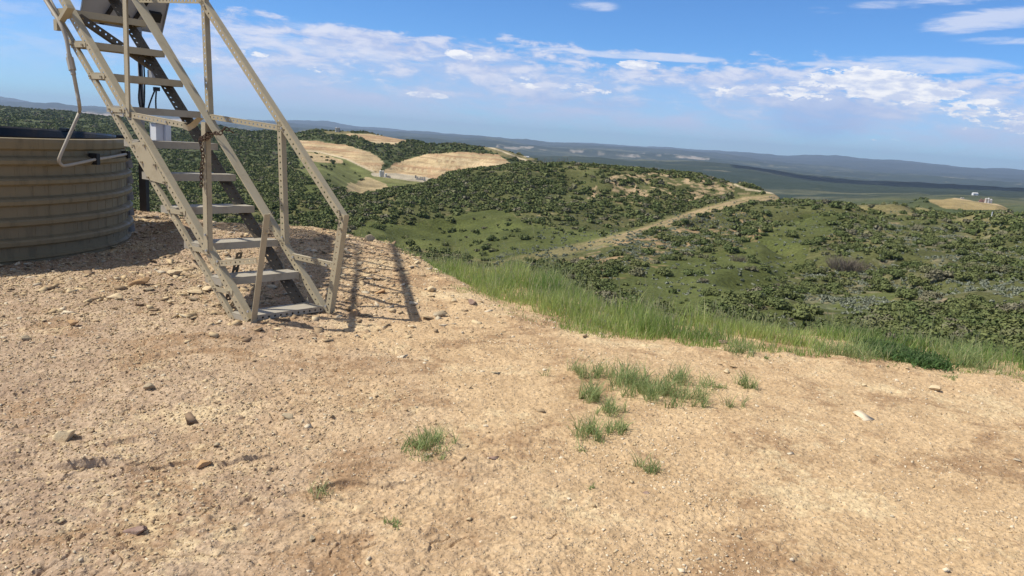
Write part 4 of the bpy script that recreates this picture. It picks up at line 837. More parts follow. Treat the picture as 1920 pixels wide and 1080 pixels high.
def blades(X, Y, Z, Hh, W, lean, rs, segs=3, curl=.5, tint=None):
    n = len(X); an = rs.uniform(0, 6.283, n); fx, fy = np.cos(an), np.sin(an); la = lean*rs.uniform(.2, 1, n); wa = rs.uniform(0, 6.283, n)
    V = []; al = []
    for k in range(segs+1):
        t = k/segs; off = la*Hh*(t*(1-curl)+curl*t*t); h_ = Hh*t*np.sqrt(np.maximum(1-(la*t)**2*.6, .1))
        w_ = W*(1-t)**.7*(.75+.5*min(t*3, 1)) if k < segs else W*.04
        cx = X+off*fx; cy = Y+off*fy; cz = Z+h_
        V.append(np.stack([cx-w_*np.cos(wa), cy-w_*np.sin(wa), cz], 1)); V.append(np.stack([cx+w_*np.cos(wa), cy+w_*np.sin(wa), cz], 1)); al += [t, t]
    V = np.stack(V, 1); nv = V.shape[1]; f = np.array([[2*k, 2*k+1, 2*k+3, 2*k+2] for k in range(segs)])
    Fc = (f[None]+(np.arange(n)*nv)[:, None, None]).reshape(-1, 4)
    tint = rs.uniform(0, .9, n)**1.1 if tint is None else tint
    return V.reshape(-1, 3), Fc, np.repeat(tint, nv), np.tile(np.array(al), n)
def join(bl):
    V = np.concatenate([b[0] for b in bl]); o_ = 0; Fs = []
    for b in bl: Fs.append(b[1]+o_); o_ += len(b[0])
    return V, np.concatenate(Fs), np.concatenate([b[2] for b in bl]), np.concatenate([b[3] for b in bl])
rs = np.random.RandomState(5)
N = 330000; X = rs.uniform(-2.6, 7.5, N); Y = rs.uniform(2.5, 13.5, N); px, py = to_px(X, Y, 0*X); e = edge_dist(X, Y)
ej = e+.22*fbm(X*2.2, Y*2.2, 3, 8)+.10*fbm(X*8, Y*8, 2, 9)
den = ss(ej, -.02, .12)*(1-ss(e, 2.0, 3.4))*(.12+.88*ss(fbm(X*3.2, Y*3.2, 3, 33), -.25, .15))
gap = np.exp(-(((X-3.45)/.25)**2+((Y-5.32)/.22)**2)); den = den*(1-.95*gap)
wm = (px > 1625) & (px < 1765) & (py > 636) & (py < 712); den = np.where(wm, den*.12, den)
k = (px > -100) & (px < 2100) & (rs.uniform(size=N) < den) & (X > -2.15-.25*(Y-10)); X, Y, ej, e = X[k][:95000], Y[k][:95000], ej[k][:95000], e[k][:95000]
Z = pad_z(X, Y)-.01; clump = np.clip(.72+.9*fbm(X*2.4, Y*2.4, 3, 17), .35, 1.3)
right = ss(X, .8, 3.0)
Hh = (.055+.175*ss(ej, .0, .9))*clump*rs.uniform(.55, 1.25, len(X))*(1-.22*right)
tl = rs.uniform(size=len(X)) < .03; Hh = np.where(tl, Hh*1.5, Hh)
ti = np.clip(rs.uniform(.0, .7, len(X))+.9*fbm(X*1.2, Y*1.2, 3, 29)+.05, 0, .9); ti = np.where(rs.uniform(size=len(X)) < .10, .98, ti); ti = np.where(tl & (rs.uniform(size=len(X)) < .6), .95, ti)
b = blades(X, Y, Z, Hh, .0026+.0012*rs.uniform(size=len(X)), .55, rs, 3, .6, ti)
kk = rs.permutation(len(X))[:1500]; hs_ = Hh[kk]*rs.uniform(1.25, 1.9, 1500); lx, ly = rs.normal(0, .12, 1500)*hs_, rs.normal(0, .12, 1500)*hs_
st = []
for t0, t1, w0, w1 in ((0, .8, .0012, .001), (.78, .9, .0022, .0045), (.9, 1.0, .0045, .0008)):
    a0 = np.stack([X[kk]+lx*t0**2, Y[kk]+ly*t0**2, Z[kk]+hs_*t0], 1); a1 = np.stack([X[kk]+lx*t1**2, Y[kk]+ly*t1**2, Z[kk]+hs_*t1], 1); d_ = np.array((1., 0, 0))
    V_ = np.stack([a0-d_*w0, a0+d_*w0, a1+d_*w1, a1-d_*w1], 1).reshape(-1, 3); st.append((V_, np.arange(len(V_)).reshape(-1, 4), np.full(len(V_), .97), np.full(len(V_), .9)))
b = join([b]+st)
gr = mesh_np('tall_grass', b[0], b[1], M_GR, attrs={'tint': b[2], 'along': b[3]}); tag(gr, 'tall green grass growing along the outer edge of the dirt pad', 'grass', kind='stuff')
def groundpt(x, y):
    a, b, c = ray(x, y); t = -H/c
    for _ in range(8): t = (pz(a*t, b*t, False)-H)/c
    return a*t, b*t
def tuft(x, y, wpx, hpx, n, label, lean=1.0, name='grass_tuft', dpx=None, seed=1, wid=.0021, mat=None, dry=.06):
    n = int(n*.58) if n > 150 else n; lean = max(lean, 1.0)*1.15; gx, gy = groundpt(x, y); rs = np.random.RandomState(seed); D = math.hypot(gx, gy); rw = wpx/F*math.hypot(D, H)/2*.92; hh = hpx/F*math.hypot(D, H)*.95
    rd = rw if dpx is None else dpx/F*D*D/H/2
    k = max(3, int(n/14)); cx = rs.normal(0, .45, k); cy = rs.normal(0, .45, k); ci = rs.randint(0, k, n)
    X = gx+np.clip(cx[ci]+rs.normal(0, .13, n), -1, 1)*rw; Y = gy+np.clip(cy[ci]+rs.normal(0, .13, n), -1, 1)*rd
    ti = rs.uniform(.0, .85, n); ti = np.where(rs.uniform(size=n) < dry, .97, ti)
    b = blades(X, Y, pad_z(X, Y, True)-.004, hh*rs.uniform(.22, 1.1, n)**1.15, wid*rs.uniform(.7, 1.3, n), lean, rs, 3, .8, ti)
    base = (gx, gy, pz(gx, gy)); o = mesh_np(name, b[0], b[1], mat or M_GR2, attrs={'tint': b[2], 'along': b[3]}, loc=base); tag(o, label, 'grass tuft', 'grass tufts growing in the bare dirt'); return o
tuft(805, 838, 100, 42, 620, 'dense round green grass tuft standing alone left of centre in the dirt', .75, seed=2)
tuft(800, 862, 70, 18, 90, 'thin scatter of blades right below the lone dense tuft', 1.1, seed=3, dry=.4)
tuft(1108, 748, 60, 52, 420, 'blue green tuft at the left end of the big grass patch', .7, seed=4)
tuft(1088, 702, 70, 45, 150, 'thin upright tuft at the upper left corner of the big grass patch', .7, seed=5)
tuft(1160, 715, 120, 48, 820, 'large green grass clump forming the middle left of the big patch', .7, seed=6)
tuft(1210, 735, 100, 44, 700, 'grass clump in the middle of the big patch, right of the largest clump', .75, seed=7)
tuft(1262, 745, 120, 46, 820, 'dense low grass clump at the lower right of the big patch', .8, seed=8)
tuft(1285, 720, 110, 40, 480, 'grass clump at the upper right end of the big patch', .8, seed=9)
tuft(1340, 728, 60, 16, 90, 'sparse low blades trailing off the right end of the big patch', 1.2, seed=10)
tuft(1148, 776, 66, 40, 300, 'yellow green tuft just below the big patch', .8, seed=11)
tuft(1108, 815, 70, 52, 360, 'taller tuft on the left of the lower pair below the patch', .75, seed=12)
tuft(1152, 808, 60, 32, 260, 'lower tuft on the right of the lower pair below the patch', .9, seed=13)
tuft(1085, 828, 110, 34, 40, 'straggly stems reaching left from the lower pair of tufts', 1.3, seed=14, dry=.3)
tuft(1224, 882, 80, 40, 110, 'spiky open tuft alone in the dirt right of centre foreground', 1.1, seed=15, dry=.1)
tuft(1404, 724, 56, 34, 150, 'small spiky tuft right of the big grass patch', 1.0, seed=16)
tuft(1318, 768, 40, 28, 50, 'faint thin tuft below the right end of the big patch', 1.0, seed=17, dry=.3)
tuft(1368, 765, 60, 36, 60, 'thin wispy tuft below the small spiky tuft', 1.0, seed=18, dry=.25)
tuft(1437, 674, 14, 10, 60, 'tiny dark green sprout near the tall grass edge', .9, seed=19)
tuft(740, 984, 40, 16, 70, 'small low sprout in the bottom centre dirt', 1.1, seed=20)
tuft(600, 922, 60, 34, 60, 'dry greyish tuft at the left end of a soil crack', 1.1, seed=21, dry=.6)
tuft(1024, 702, 20, 30, 18, 'single thin sprout left of the big grass patch', .7, seed=22)
tuft(1110, 918, 24, 16, 30, 'tiny sprout in the smooth foreground dirt', 1.0, seed=23)
tuft(1385, 665, 60, 30, 420, 'blue green tuft spilling out of the tall grass edge onto the dirt', .8, seed=24)
tuft(1135, 612, 60, 28, 320, 'short greyish tuft at the foot of the tall grass left of the patch', .8, seed=25)
tuft(1590, 668, 130, 42, 900, 'blue grey grass clump beside the dark green weed', .8, seed=26)
tuft(1780, 710, 44, 8, 120, 'low green sprig right below the dark weed', 1.2, seed=27)
tuft(1820, 690, 110, 55, 800, 'bushy green clump right of the bare gap in the grass edge', .8, seed=28)
# creeping weed
def weed(pts, label, seed):
    rs = np.random.RandomState(seed); bl = []
    for (x, y, wp, n) in pts:
        gx, gy = groundpt(x, y); rw = wp/F*math.hypot(gx, gy)/2; X = gx+rs.normal(0, .5, n)*rw; Y = gy+rs.normal(0, .42, n)*rw*1.1
        bl.append(blades(X, Y, pad_z(X, Y)+rs.uniform(0, .05, n), rs.uniform(.015, .05, n), .0065*rs.uniform(.6, 1.4, n), 1.2, rs, 2, .6, rs.uniform(0, .85, n)))
    V, f_, t, al = join(bl); gx, gy = groundpt(*pts[0][:2]); return tag(mesh_np('creeping_weed', V, f_, M_WEED, attrs={'tint': t, 'along': al}, loc=(gx, gy, pz(gx, gy))), label, 'weed')
weed([(1690, 672, 110, 4200), (1650, 655, 70, 1800), (1735, 688, 70, 1800), (1725, 652, 80, 1800), (1680, 640, 60, 1200)], 'dark green creeping weed mat spreading from the grass onto the dirt', 3)
# ================================================================== SHRUBS
def shrub_variant(seed, nl, lobes=7):
    rs = np.random.RandomState(seed); C = []
    for k in range(lobes):
        a = rs.uniform(0, 6.28); d = rs.uniform(.0, .75); C.append((d*math.cos(a), d*math.sin(a), rs.uniform(.18, .62)*(1.1-.5*d), rs.uniform(.20, .46)))
    C = np.array(C); ci = rs.choice(lobes, nl, p=C[:, 3]**2/np.sum(C[:, 3]**2)); d = rs.normal(size=(nl, 3)); d[:, 2] = np.abs(d[:, 2])*.9-.25; d /= np.linalg.norm(d, axis=1, keepdims=True)
    rr = rs.uniform(.62, 1.22, nl); P = C[ci, :3]+d*(C[ci, 3]*rr)[:, None]*np.array((1, 1, .85)); P[:, 2] = np.maximum(P[:, 2], .02)
    nrm = d+rs.normal(0, .45, (nl, 3)); nrm /= np.linalg.norm(nrm, axis=1, keepdims=True); a = np.cross(nrm, rs.normal(size=(nl, 3))); a /= np.linalg.norm(a, axis=1, keepdims=True); b = np.cross(nrm, a)
    s0 = (2.3/math.sqrt(nl))*rs.uniform(.55, 1.25, nl); s0 = s0[:, None]
    V = np.stack([P-a*s0-b*s0*.5, P+a*s0*.2-b*s0*.9, P+a*s0+b*s0*.3, P-a*s0*.3+b*s0*.9], 1).reshape(-1, 3)
    f_ = np.arange(nl*4).reshape(-1, 4)
    # solid inner lobes keep the crown opaque
    v0, f0 = I0; cv = []; cf = []
    for k in range(lobes): cf.append(f0+len(v0)*k+nl*4); cv.append(v0*C[k, 3]*.66*np.array((1, 1, .85))+C[k, :3])
    cv = np.concatenate(cv); cv[:, 2] = np.maximum(cv[:, 2], -.05)
    return np.concatenate([V, cv]), f_, np.concatenate(cf), np.concatenate([np.repeat(rs.uniform(-.5, .5, nl), 4), np.full(len(cv), -.3)])
m, q, p = material('shrub_leaves'); t = q.n('ShaderNodeAttribute', attribute_name='tint').outputs['Fac']; hu = q.n('ShaderNodeAttribute', attribute_name='hue').outputs['Fac']
oi = q.n('ShaderNodeObjectInfo').outputs['Random']; hv = q.m('FRACT', q.m('ADD', hu, oi))
c = q.mix(hv, (.088, .118, .040), (.150, .166, .062)); c = q.mix(q.ramp(hv, .80, .97), c, (.175, .165, .11))
c = q.mix(1.0, c, q.mix(q.ramp(t, -.5, .5, 0, 1, False), (.88, .88, .88), (1.16, 1.15, 1.12)), 'MULTIPLY'); setb(q, p, c, .75, spec=.2); M_SHRUB = m
m, q, p = material('sagebrush_leaves'); t = q.n('ShaderNodeAttribute', attribute_name='tint').outputs['Fac']; setb(q, p, q.mix(q.ramp(t, -.5, .6, 0, 1, False), (.16, .185, .12), (.33, .35, .28)), .9, spec=.1); M_SAGE = m
m, q, p = material('bare_twigs'); setb(q, p, (.20, .17, .14), .9, spec=.1); M_TWIG = m
VN = [shrub_variant(s, 680, 9) for s in range(8)]; VM = [shrub_variant(s+20, 110, 6) for s in range(6)]; VF = [shrub_variant(s+40, 34, 4) for s in range(4)]
def cand(N, D0, D1, pw, seed):
    rs = np.random.RandomState(seed); az = rs.uniform(R(-38), R(38), N); D = (D0**pw+(D1**pw-D0**pw)*rs.uniform(size=N))**(1/pw); X = D*np.sin(az); Y = D*np.cos(az); return X, Y, D, rs
def woody(X, Y, Z):
    D, px, py, jx, jy = cover_masks(X, Y, Z); den = np.ones(X.shape)*.9
    cl = ss(fbm(X/16, Y/16, 4, 201)+.5*fbm(X/55, Y/55, 3, 202), -.30, .12); den *= .22+.78*cl
    rt = (px > 1040)*(D < 430); den = np.where(rt, den*(.42+.5*ss(fbm(X/24, Y/24, 3, 203), -.1, .3)), den)
    den = np.where((D < 130)*(px > 1250), den*2.1, den)
    for P in P_MEAD: den = np.where(inpoly(jx, jy, P)*(D < 700), .035, den)
    den = np.where(inpoly(px, py, [(640, 450), (760, 400), (930, 385), (1050, 400), (1200, 410), (1150, 455), (950, 490), (820, 470)])*(D < 420)*(den > .05), den*.45, den)
    for P in P_SAGE: den = np.where(inpoly(jx, jy, P)*(D < 430), den*.5, den)
    d = pdist(px, py, L_SPUR, 1.6); den = np.where((D < 470)*(d < 12), .01*(D < 0)+.0, den)
    den = np.where(inpoly(jx, jy, [(1080, 372), (1150, 330), (1250, 322), (1370, 340), (1400, 352), (1300, 380), (1180, 385)])*(D > 300)*(D < 520), den*.5, den)
    fz = (D > 480)*(D < 1130)
    for P in (P_CUT, P_CUT0, P_TOP, P_PAD, P_YEL, P_GRN1, P_GRN2, P_KNOLL): den = np.where(inpoly(px, py, P)*fz, 0.0, den)
    den = np.where(inpoly(px, py, P_GRN1)*fz, .06*cl, den)
    den = np.where(inpoly(px, py, P_RIM)*fz, .08, den)
    for L, wd in L_ROADS: den = np.where((D > 380)*(pdist(px, py, L, 2.0) < wd*2.2), 0, den)
    den = np.where((D > 900)*(D < 1100)*(np.abs(px-633) < 26)*(py < 254), den*.15, den)
    den = np.where((D > 480)*(D < 1130)*(px > 1380), den*.1, den)
    den = np.where(inpoly(px, py, [(1560, 372), (1740, 384), (1920, 396), (1920, 408), (1740, 396), (1600, 384)])*(D > 250)*(D < 420), den*.25, den)
    return den
SX = []; 
for (N, D0, D1, pw, seed, rlo, rhi) in ((80000, 75, 520, 1.75, 1, .6, 2.7), (42000, 520, 1130, 1.8, 2, 1.8, 3.0), (26000, 900, 2700, 1.6, 3, 3.0, 5.5)):
    X, Y, D, rs = cand(N, D0, D1, pw, seed); Z = terrain_z(X, Y); px, py = to_px(X, Y, Z)
    k = (px > -40) & (px < 1960) & visible(X, Y, Z, 2.5); k &= ~((D > 1130) & (px > 700)); X, Y, D, Z, px, py = [a_[k] for a_ in (X, Y, D, Z, px, py)]
    k = rs.uniform(size=X.shape) < woody(X, Y, Z); X, Y, D, Z, px, py = [a_[k] for a_ in (X, Y, D, Z, px, py)]
    rad = rlo+(rhi-rlo)*rs.uniform(size=X.shape)**2.3; rad = np.where(px > 1050, rad*1.0, rad); SX.append(np.stack([X, Y, Z, D, px, py, rad], 1))
S = np.concatenate(SX); print('shrubs', len(S))
app = S[:, 6]/S[:, 3]; order = np.argsort(-app); 
# hidden-by-pad test: keep shrubs that stand clear of the pad brow and grass
def brow(px): return np.interp(px, [-50, 240, 400, 640, 700, 760, 850, 930, 1000, 1100, 1200, 1320, 1450, 1600, 1750, 1920], [445, 405, 424, 440, 430, 440, 480, 515, 535, 555, 575, 585, 592, 604, 625, 640])
inview = (S[:, 5] < brow(S[:, 4])+4)&(S[:, 4] > 0)&(S[:, 4] < 1920)&~((S[:, 4] < 240)&(S[:, 5] > 240))
order = [i for i in order if inview[i]][:300]; iset = set(order)
def shrub_obj_mesh(k, mat, var, nm): 
    v, fq, ft, t = var; o = mesh_np(nm, v, [fq, ft], mat, attrs={'tint': t}); return o
def area_of(px, py, D):
    if px > 1450: return ('dark green shrub on the near right slope just beyond the tall grass' if D < 150 else 'green shrub on the right hillside between sagebrush patches', 'shrubs scattered over the right hillside')
    if px > 1000 and D < 330: return ('small green shrub among stones on the spur below the dirt track', 'shrubs on the spur below the track')
    if px > 560 and D < 700: return ('round dark shrub on the slope of the wooded ridge left of the track', 'shrubs on the middle ridge')
    return ('dark green bush in the valley seen behind the steel stairs', 'bushes in the valley behind the stairs')
protos = [shrub_obj_mesh(k, M_SHRUB, VN[k], 'oak_shrub') for k in range(8)]
rs = np.random.RandomState(77); used = set()
areas = {}
for n_, i in enumerate(order):
    X_, Y_, Z_, D_s, px_, py_, rad_ = S[i]; k = rs.randint(8)
    o = protos[k] if k not in used else protos[k].copy()
    if k in used: col.objects.link(o)
    used.add(k); o.location = (X_, Y_, Z_-.12*rad_); o.rotation_euler = (0, 0, rs.uniform(0, 6.28)); o.scale = (rad_*1.08, rad_*1.08, rad_*rs.uniform(.85, 1.1))
    lb, gp = area_of(px_, py_, D_s); size = 'biggest ' if False else ''
    tag(o, lb, 'shrub', gp)
def merged(S_, variants, seed):
    rs = np.random.RandomState(seed); out = []; kk = rs.randint(0, len(variants), len(S_)); off = 0; VV = []; FQ = []; FT = []; TT = []; HH = []
    for k, (v, fq, ft, t) in enumerate(variants):
        s = S_[kk == k]; n = len(s)
        if not n: continue
        a = rs.uniform(0, 6.28, n); ca = np.cos(a)[:, None]; sa = np.sin(a)[:, None]; rd = s[:, 6][:, None]
        x = (v[None, :, 0]*ca-v[None, :, 1]*sa)*rd+s[:, 0:1]; y = (v[None, :, 0]*sa+v[None, :, 1]*ca)*rd+s[:, 1:2]; z = v[None, :, 2]*rd*rs.uniform(.8, 1.1, n)[:, None]+s[:, 2:3]-.12*rd
        VV.append(np.stack([x, y, z], 2).reshape(-1, 3)); nv = len(v); b = (np.arange(n)*nv)[:, None, None]+off
        FQ.append((fq[None]+b).reshape(-1, 4)); FT.append((ft[None]+b).reshape(-1, 3)); off += n*nv; TT.append(np.tile(t, n)); HH.append(np.repeat(rs.uniform(size=n), nv))
    return np.concatenate(VV), [np.concatenate(FQ), np.concatenate(FT)], np.concatenate(TT), np.concatenate(HH)
rest = np.array([i for i in range(len(S)) if i not in iset]); Sr = S[rest]; ar = Sr[:, 6]/Sr[:, 3]
sets = [(Sr[ar > .009], VN, 1), (Sr[(ar <= .009) & (ar > .0042)], VM, 2), (Sr[ar <= .0042], VF, 3)]
allp = [merged(a, b, c_) for a, b, c_ in sets if len(a)]; print([len(a) for a, _, _ in sets])
V = np.concatenate([a[0] for a in allp]); T = np.concatenate([a[2] for a in allp]); Hu = np.concatenate([a[3] for a in allp]); o_ = 0; FQ = []; FT = []
for a in allp: FQ.append(a[1][0]+o_); FT.append(a[1][1]+o_); o_ += len(a[0])
br = mesh_np('distant_brush', V, [np.concatenate(FQ), np.concatenate(FT)], M_SHRUB, attrs={'tint': T, 'hue': Hu}); tag(br, 'dense dark green oak brush covering the hillsides and ridges', 'brush', kind='stuff')
# sagebrush
X, Y, D, rs = cand(110000, 72, 400, 1.6, 9); Z = terrain_z(X, Y); _, px, py, jx, jy = cover_masks(X, Y, Z); den = np.full(X.shape, .05)
for P in P_SAGE: den = np.where(inpoly(jx, jy, P), .55*ss(fbm(X/7, Y/7, 3, 301), -.2, .15), den)
den = np.where((px < 1000) & (den < .1), .0, den); k = (px > 640) & (px < 1960) & (rs.uniform(size=X.shape) < den) & visible(X, Y, Z, .8)
Ssg = np.stack([X, Y, Z, D, px, py, rs.uniform(.28, .62, X.shape)], 1)[k]; a = merged(Ssg, VF, 5)
sg = mesh_np('sagebrush', a[0], a[1], M_SAGE, attrs={'tint': a[2]}); tag(sg, 'pale grey green sagebrush scattered over the right hillside', 'sagebrush', kind='stuff'); print('sage', len(Ssg))
def hit(x, y, D0=40, D1=26000):
    a, t = azel(x, y); Dd = np.exp(np.linspace(math.log(D0), math.log(D1), 4000)); z = terrain_z(Dd*math.sin(a), Dd*math.cos(a)); k = np.argmax(z >= H+t*Dd)
    if not (z >= H+t*Dd).any(): k = np.argmin((H+t*Dd-z)/Dd)
    return np.array((Dd[k]*math.sin(a), Dd[k]*math.cos(a), z[k])), Dd[k]
# bare twiggy shrubs
def bare_bush(x, y, wpx, label, n=220, seed=1, up=.6, name='bare_shrub', D0=60, hscale=1.0, group=None, cat='shrub', thick=.03):
    c, D = hit(x, y, D0); w_ = wpx/F*D/2; rs = np.random.RandomState(seed); mb = MB()
    for k in range(n):
        a = rs.uniform(0, 6.28); b0 = c+np.array((math.cos(a), math.sin(a), 0))*w_*rs.uniform(0, .75); t = b0+np.array((math.cos(a)*w_*.3, math.sin(a)*w_*.3, w_*up*rs.uniform(.5, 1.1)*hscale))
        mid = (b0+t)/2+rs.normal(0, .08, 3)*w_; mb.tube([b0, mid, t], [thick, thick*.7, thick*.25], 3, False)
    return tag(mb.build(name, M_TWIG, None, base=tuple(c)), label, cat, group)
bare_bush(1588, 506, 78, 'large leafless grey brown shrub on the right hillside above the pale sagebrush', 420, 3, .55, thick=.05)
bare_bush(1385, 490, 34, 'small leafless grey shrub at the upper edge of the bright meadow', 160, 4, .7)
# far thin dead trees on the rim
for k in range(14):
    x = 1012+k*4.2+rng.uniform(-1.5, 1.5); c, D = hit(x, 305+k*.1, 380, 470); hh = rng.uniform(2.0, 4.2); mb = MB()
    mb.tube([c-z_*.3, c+z_*hh*.5, c+z_*hh+np.array((rng.uniform(-.3, .3), 0, 0))], [.14, .09, .04], 4, False)
    for j in range(5):
        a = rng.uniform(0, 6.28); h0 = hh*rng.uniform(.3, .8); mb.tube([c+z_*h0, c+z_*(h0+.6)+np.array((math.cos(a), math.sin(a), 0))*.7], [.06, .03], 3, False)
    tag(mb.build('dead_tree', M_TWIG, None, base=tuple(c)), 'thin leafless grey tree on the rim right of the bare excavation', 'tree', 'dead trees along the rim')
# ================================================================== FAR INSTALLATIONS
def far_at(x, y, D):
    a, t = azel(x, y); X_, Y_ = D*math.sin(a), D*math.cos(a); return np.array((X_, Y_, float(terrain_z(np.array([X_]), np.array([Y_]))[0])))
def cyl_tank(x, y, D, wpx, hpx, label, mat=M_PALE, group=None):
    c, D = hit(x, y, D*.85, D*1.2); rr = wpx/F*D/2*math.cos(math.atan2(c[0], c[1])); hh = hpx/F*D*math.cos(math.atan2(c[0], c[1])); t_ = empty('storage_tank', tuple(c)); tag(t_, label, 'tank', group)
    v, f_ = revolve([(rr, -1.5), (rr, hh*.93), (rr*1.03, hh*.94), (rr*1.03, hh*.955), (rr, hh*.96)], 28, c); v = [(a, b, z+c[2]) for a, b, z in v]
    mb = MB(); mb.add(v, f_); mb.build('body', mat, t_, True, tuple(c))
    v, f_ = revolve([(rr*1.01, hh*.955), (.01, hh*1.05)], 28, c); v = [(a, b, z+c[2]) for a, b, z in v]; mb = MB(); mb.add(v, f_); mb.tube([c+z_*hh, c+z_*hh*1.1], rr*.08, 6); mb.build('roof', mat, t_, base=tuple(c))
    mb = MB(); lx = c+np.array((rr*.75, -rr*.75, 0))
    for dx in (-.25, .25): mb.bar(lx+np.array((dx, 0, 0)), lx+np.array((dx, 0, hh)), np.array((1., 0, 0)), .08, np.array((0, 1., 0)), .08)
    for i in range(8): mb.bar(lx+np.array((-.25, 0, hh*i/8)), lx+np.array((.25, 0, hh*i/8)), z_, .08, np.array((0, 1., 0)), .08)
    mb.build('ladder', M_GREY, t_, base=tuple(c)); return c, D
cyl_tank(713.3, 331, 700, 4.6, 11, 'left pale tall tank of the pair on the gravel well pad in the cut', M_WHITE, 'tanks on the well pad')
cyl_tank(718.0, 331.5, 700, 4.2, 11, 'right pale tall tank of the pair on the gravel well pad in the cut', M_PALE, 'tanks on the well pad')
cyl_tank(723.6, 332.3, 700, 3.8, 6.5, 'short white tank right of the tall pair on the well pad', M_WHITE, 'tanks on the well pad')
def skid(x, y, D, wpx, hpx, label, mat=M_GREY, name='pipe_skid', cat='equipment', dep=2.4, seed=0, tall=False):
    c, D = hit(x, y, D*.85, D*1.2); w_ = wpx/F*D; hh = hpx/F*D; rs = np.random.RandomState(seed); t_ = empty(name, tuple(c)); tag(t_, label, cat); ex = np.array((1., 0, 0)); ey = np.array((0, 1., 0))
    mb = MB(); mb.boxc(c+z_*.1, w_, dep, .9); mb.build('base', M_GREY, t_, base=tuple(c))
    n = max(3, int(w_/1.6)); mb = MB()
    for i in range(n):
        xx = -w_/2+w_*(i+.5)/n; h2 = hh*rs.uniform(.45, 1.0); mb.boxc(c+ex*xx+z_*(h2/2+.3), w_/n*.45, dep*.5, h2)
    mb.build('vessel', mat, t_, base=tuple(c)); mb = MB()
    for i in range(n+1):
        xx = -w_/2+w_*i/n; mb.bar(c+ex*xx-ey*dep/2, c+ex*xx-ey*dep/2+z_*hh*.9, ex, .15, ey, .15)
    for z0 in (.45, .85): mb.bar(c-ex*w_/2-ey*dep/2+z_*hh*z0, c+ex*w_/2-ey*dep/2+z_*hh*z0, z_, .15, ey, .15)
    mb.build('rail', M_GREY, t_, base=tuple(c))
skid(729, 333, 700, 6, 4, 'low dark equipment skid beside the short white tank', M_DARK, seed=1)
skid(789, 337.5, 690, 17, 7, 'row of grey wellheads and pipes at the right end of the well pad', M_GREY, 'wellhead_row', seed=2)
skid(779.5, 334, 690, 2.5, 6, 'small dark upright unit left of the wellhead row', M_DARK, 'control_unit', seed=3)
cyl_tank(630.5, 247.5, 1000, 4.2, 8, 'left pale tank on top of the distant hill', M_PALE, 'tanks on the hilltop')
cyl_tank(635.3, 247.8, 1000, 4.2, 8, 'right pale tank on top of the distant hill', M_GREY, 'tanks on the hilltop')
cyl_tank(1848.3, 378, 960, 4.0, 8.2, 'leftmost pale tank of three on the bare tan knoll far right', M_PALE, 'tanks on the knoll')
cyl_tank(1852.6, 378.5, 950, 4.2, 9.2, 'middle and tallest white tank on the bare tan knoll far right', M_WHITE, 'tanks on the knoll')
cyl_tank(1857.8, 379, 950, 3.8, 7.6, 'rightmost white tank on the bare tan knoll far right', M_WHITE, 'tanks on the knoll')
skid(1841, 378, 950, 10, 5.5, 'faded red machinery left of the white tanks on the tan knoll', M_REDP, 'red_machinery', seed=5)
skid(1804, 372.5, 960, 5, 2, 'low pale trailer at the left of the knoll road', M_PALE, 'trailer', 'trailer', seed=6)
def shed(x, y, D, wpx, hpx, label, mat=M_WHITE, D1=1.3):
    c, D = hit(x, y, D*.8, D*D1); w_ = wpx/F*D; hh = hpx/F*D; t_ = empty('metal_shed', tuple(c)); tag(t_, label, 'shed')
    mb = MB(); w_ *= .70; hh *= .8; mb.boxc(c+z_*(hh*.4-1), w_, w_*.6, hh*.8+2); mb.build('wall', mat, t_, base=tuple(c)); a = c+z_*(hh*.8)
    mb = MB(); ex = np.array((w_*.52, 0, 0)); ey = np.array((0, w_*.32, 0)); P = [a-ex-ey, a+ex-ey, a+ex+ey, a-ex+ey, a-ex+z_*hh*.25, a+ex+z_*hh*.25]
    mb.add(P, [(0, 1, 5, 4), (2, 3, 4, 5), (0, 4, 3), (1, 2, 5), (0, 3, 2, 1)]); mb.build('roof', mat, t_, base=tuple(c))
    mb = MB(); mb.boxc(c+np.array((-w_*.2, -w_*.302, hh*.25)), w_*.16, .15, hh*.55); mb.build('door', M_GREY, t_, base=tuple(c))
shed(1828, 364.5, 1600, 11, 5, 'small bright white shed on the plateau far right, beyond the tan knoll')
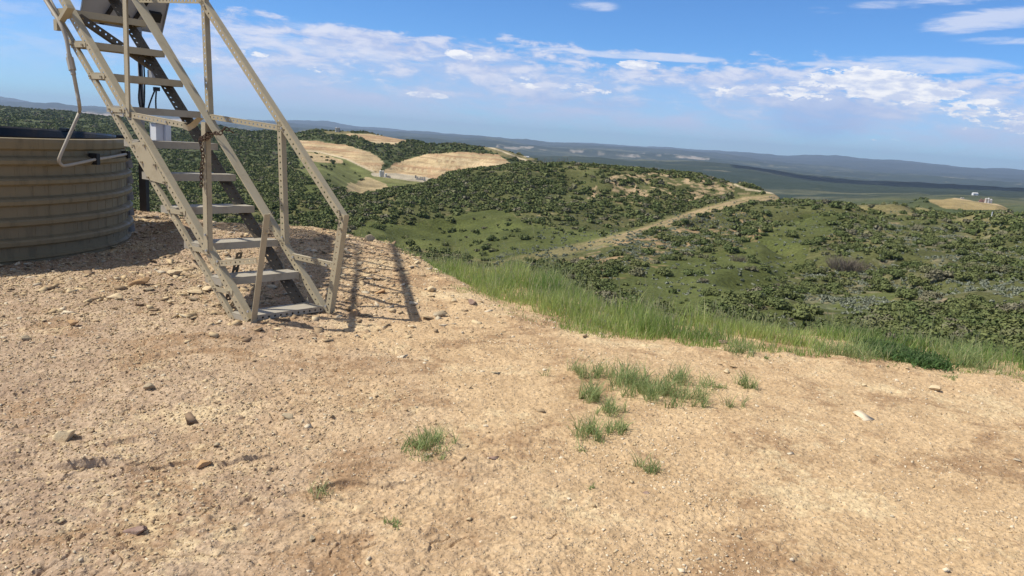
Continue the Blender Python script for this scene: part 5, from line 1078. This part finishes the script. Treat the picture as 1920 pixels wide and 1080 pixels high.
shed(989, 295.5, 900, 8, 3, 'low white shed at the end of the rim road', M_WHITE)
shed(1482, 367, 385, 10, 3.2, 'small pale hut at the right end of the crest road', M_PALE)
mb = MB(); c, D = hit(1859, 408, 300, 420); mb.boxc(c+z_*.9, .25, .25, 2.0); mb.boxc(c+z_*2.0, .35, .35, .15); tag(mb.build('marker_post', M_WHITE, None, base=tuple(c)), 'short white marker post on the crest below the tan knoll', 'post')
# ================================================================== CLOUDS that shade the far plain, and the air
m, q, p = material('cloud_white'); setb(q, p, (.85, .85, .87), 1.0, spec=0); M_CL = m
def cloud(tx, ty, D, rx, ry, label, hgt_=1900, seed=1, rot=0.0):
    a, t = azel(tx, ty); T_ = np.array((D*math.sin(a), D*math.cos(a), -110.)); c = T_+np.array(sdir)/sdir[2]*(hgt_+110); v, f_ = ico(5); n = .55*fbm(v[:, 0]*2+seed, v[:, 1]*2+v[:, 2]*1.3, 4, seed)
    v = v*(1+n)[:, None]; v[:, 2] = np.where(v[:, 2] < 0, v[:, 2]*.3, v[:, 2]); v = v*np.array((rx, ry, 190)); ca, sa = math.cos(rot), math.sin(rot); v = np.stack([v[:, 0]*ca-v[:, 1]*sa, v[:, 0]*sa+v[:, 1]*ca, v[:, 2]], 1)
    o = mesh_np('cloud', v, f_, M_CL, smooth=True); o.location = tuple(c); tag(o, label, 'cloud')
cloud(1750, 343, 5200, 720, 560, 'long flat white cloud high above the far right plain', seed=3, rot=-.15)
cloud(1450, 339, 5000, 200, 480, 'small white cloud high above the middle of the plain', seed=5)
mb = MB(); mb.boxc((0, 0, -70), 56000, 56000, 860)
m = bpy.data.materials.new('haze_air'); m.use_nodes = True; q = NT(m.node_tree); q.N.clear()
pv = q.n('ShaderNodeVolumePrincipled'); pv.inputs['Color'].default_value = (.55, .73, 1.0, 1); pv.inputs['Density'].default_value = 4.2e-5; pv.inputs['Anisotropy'].default_value = .1
q.L.new(pv.outputs[0], q.n('ShaderNodeOutputMaterial').inputs['Volume'])
hz = mb.build('haze', m); tag(hz, kind='stuff')
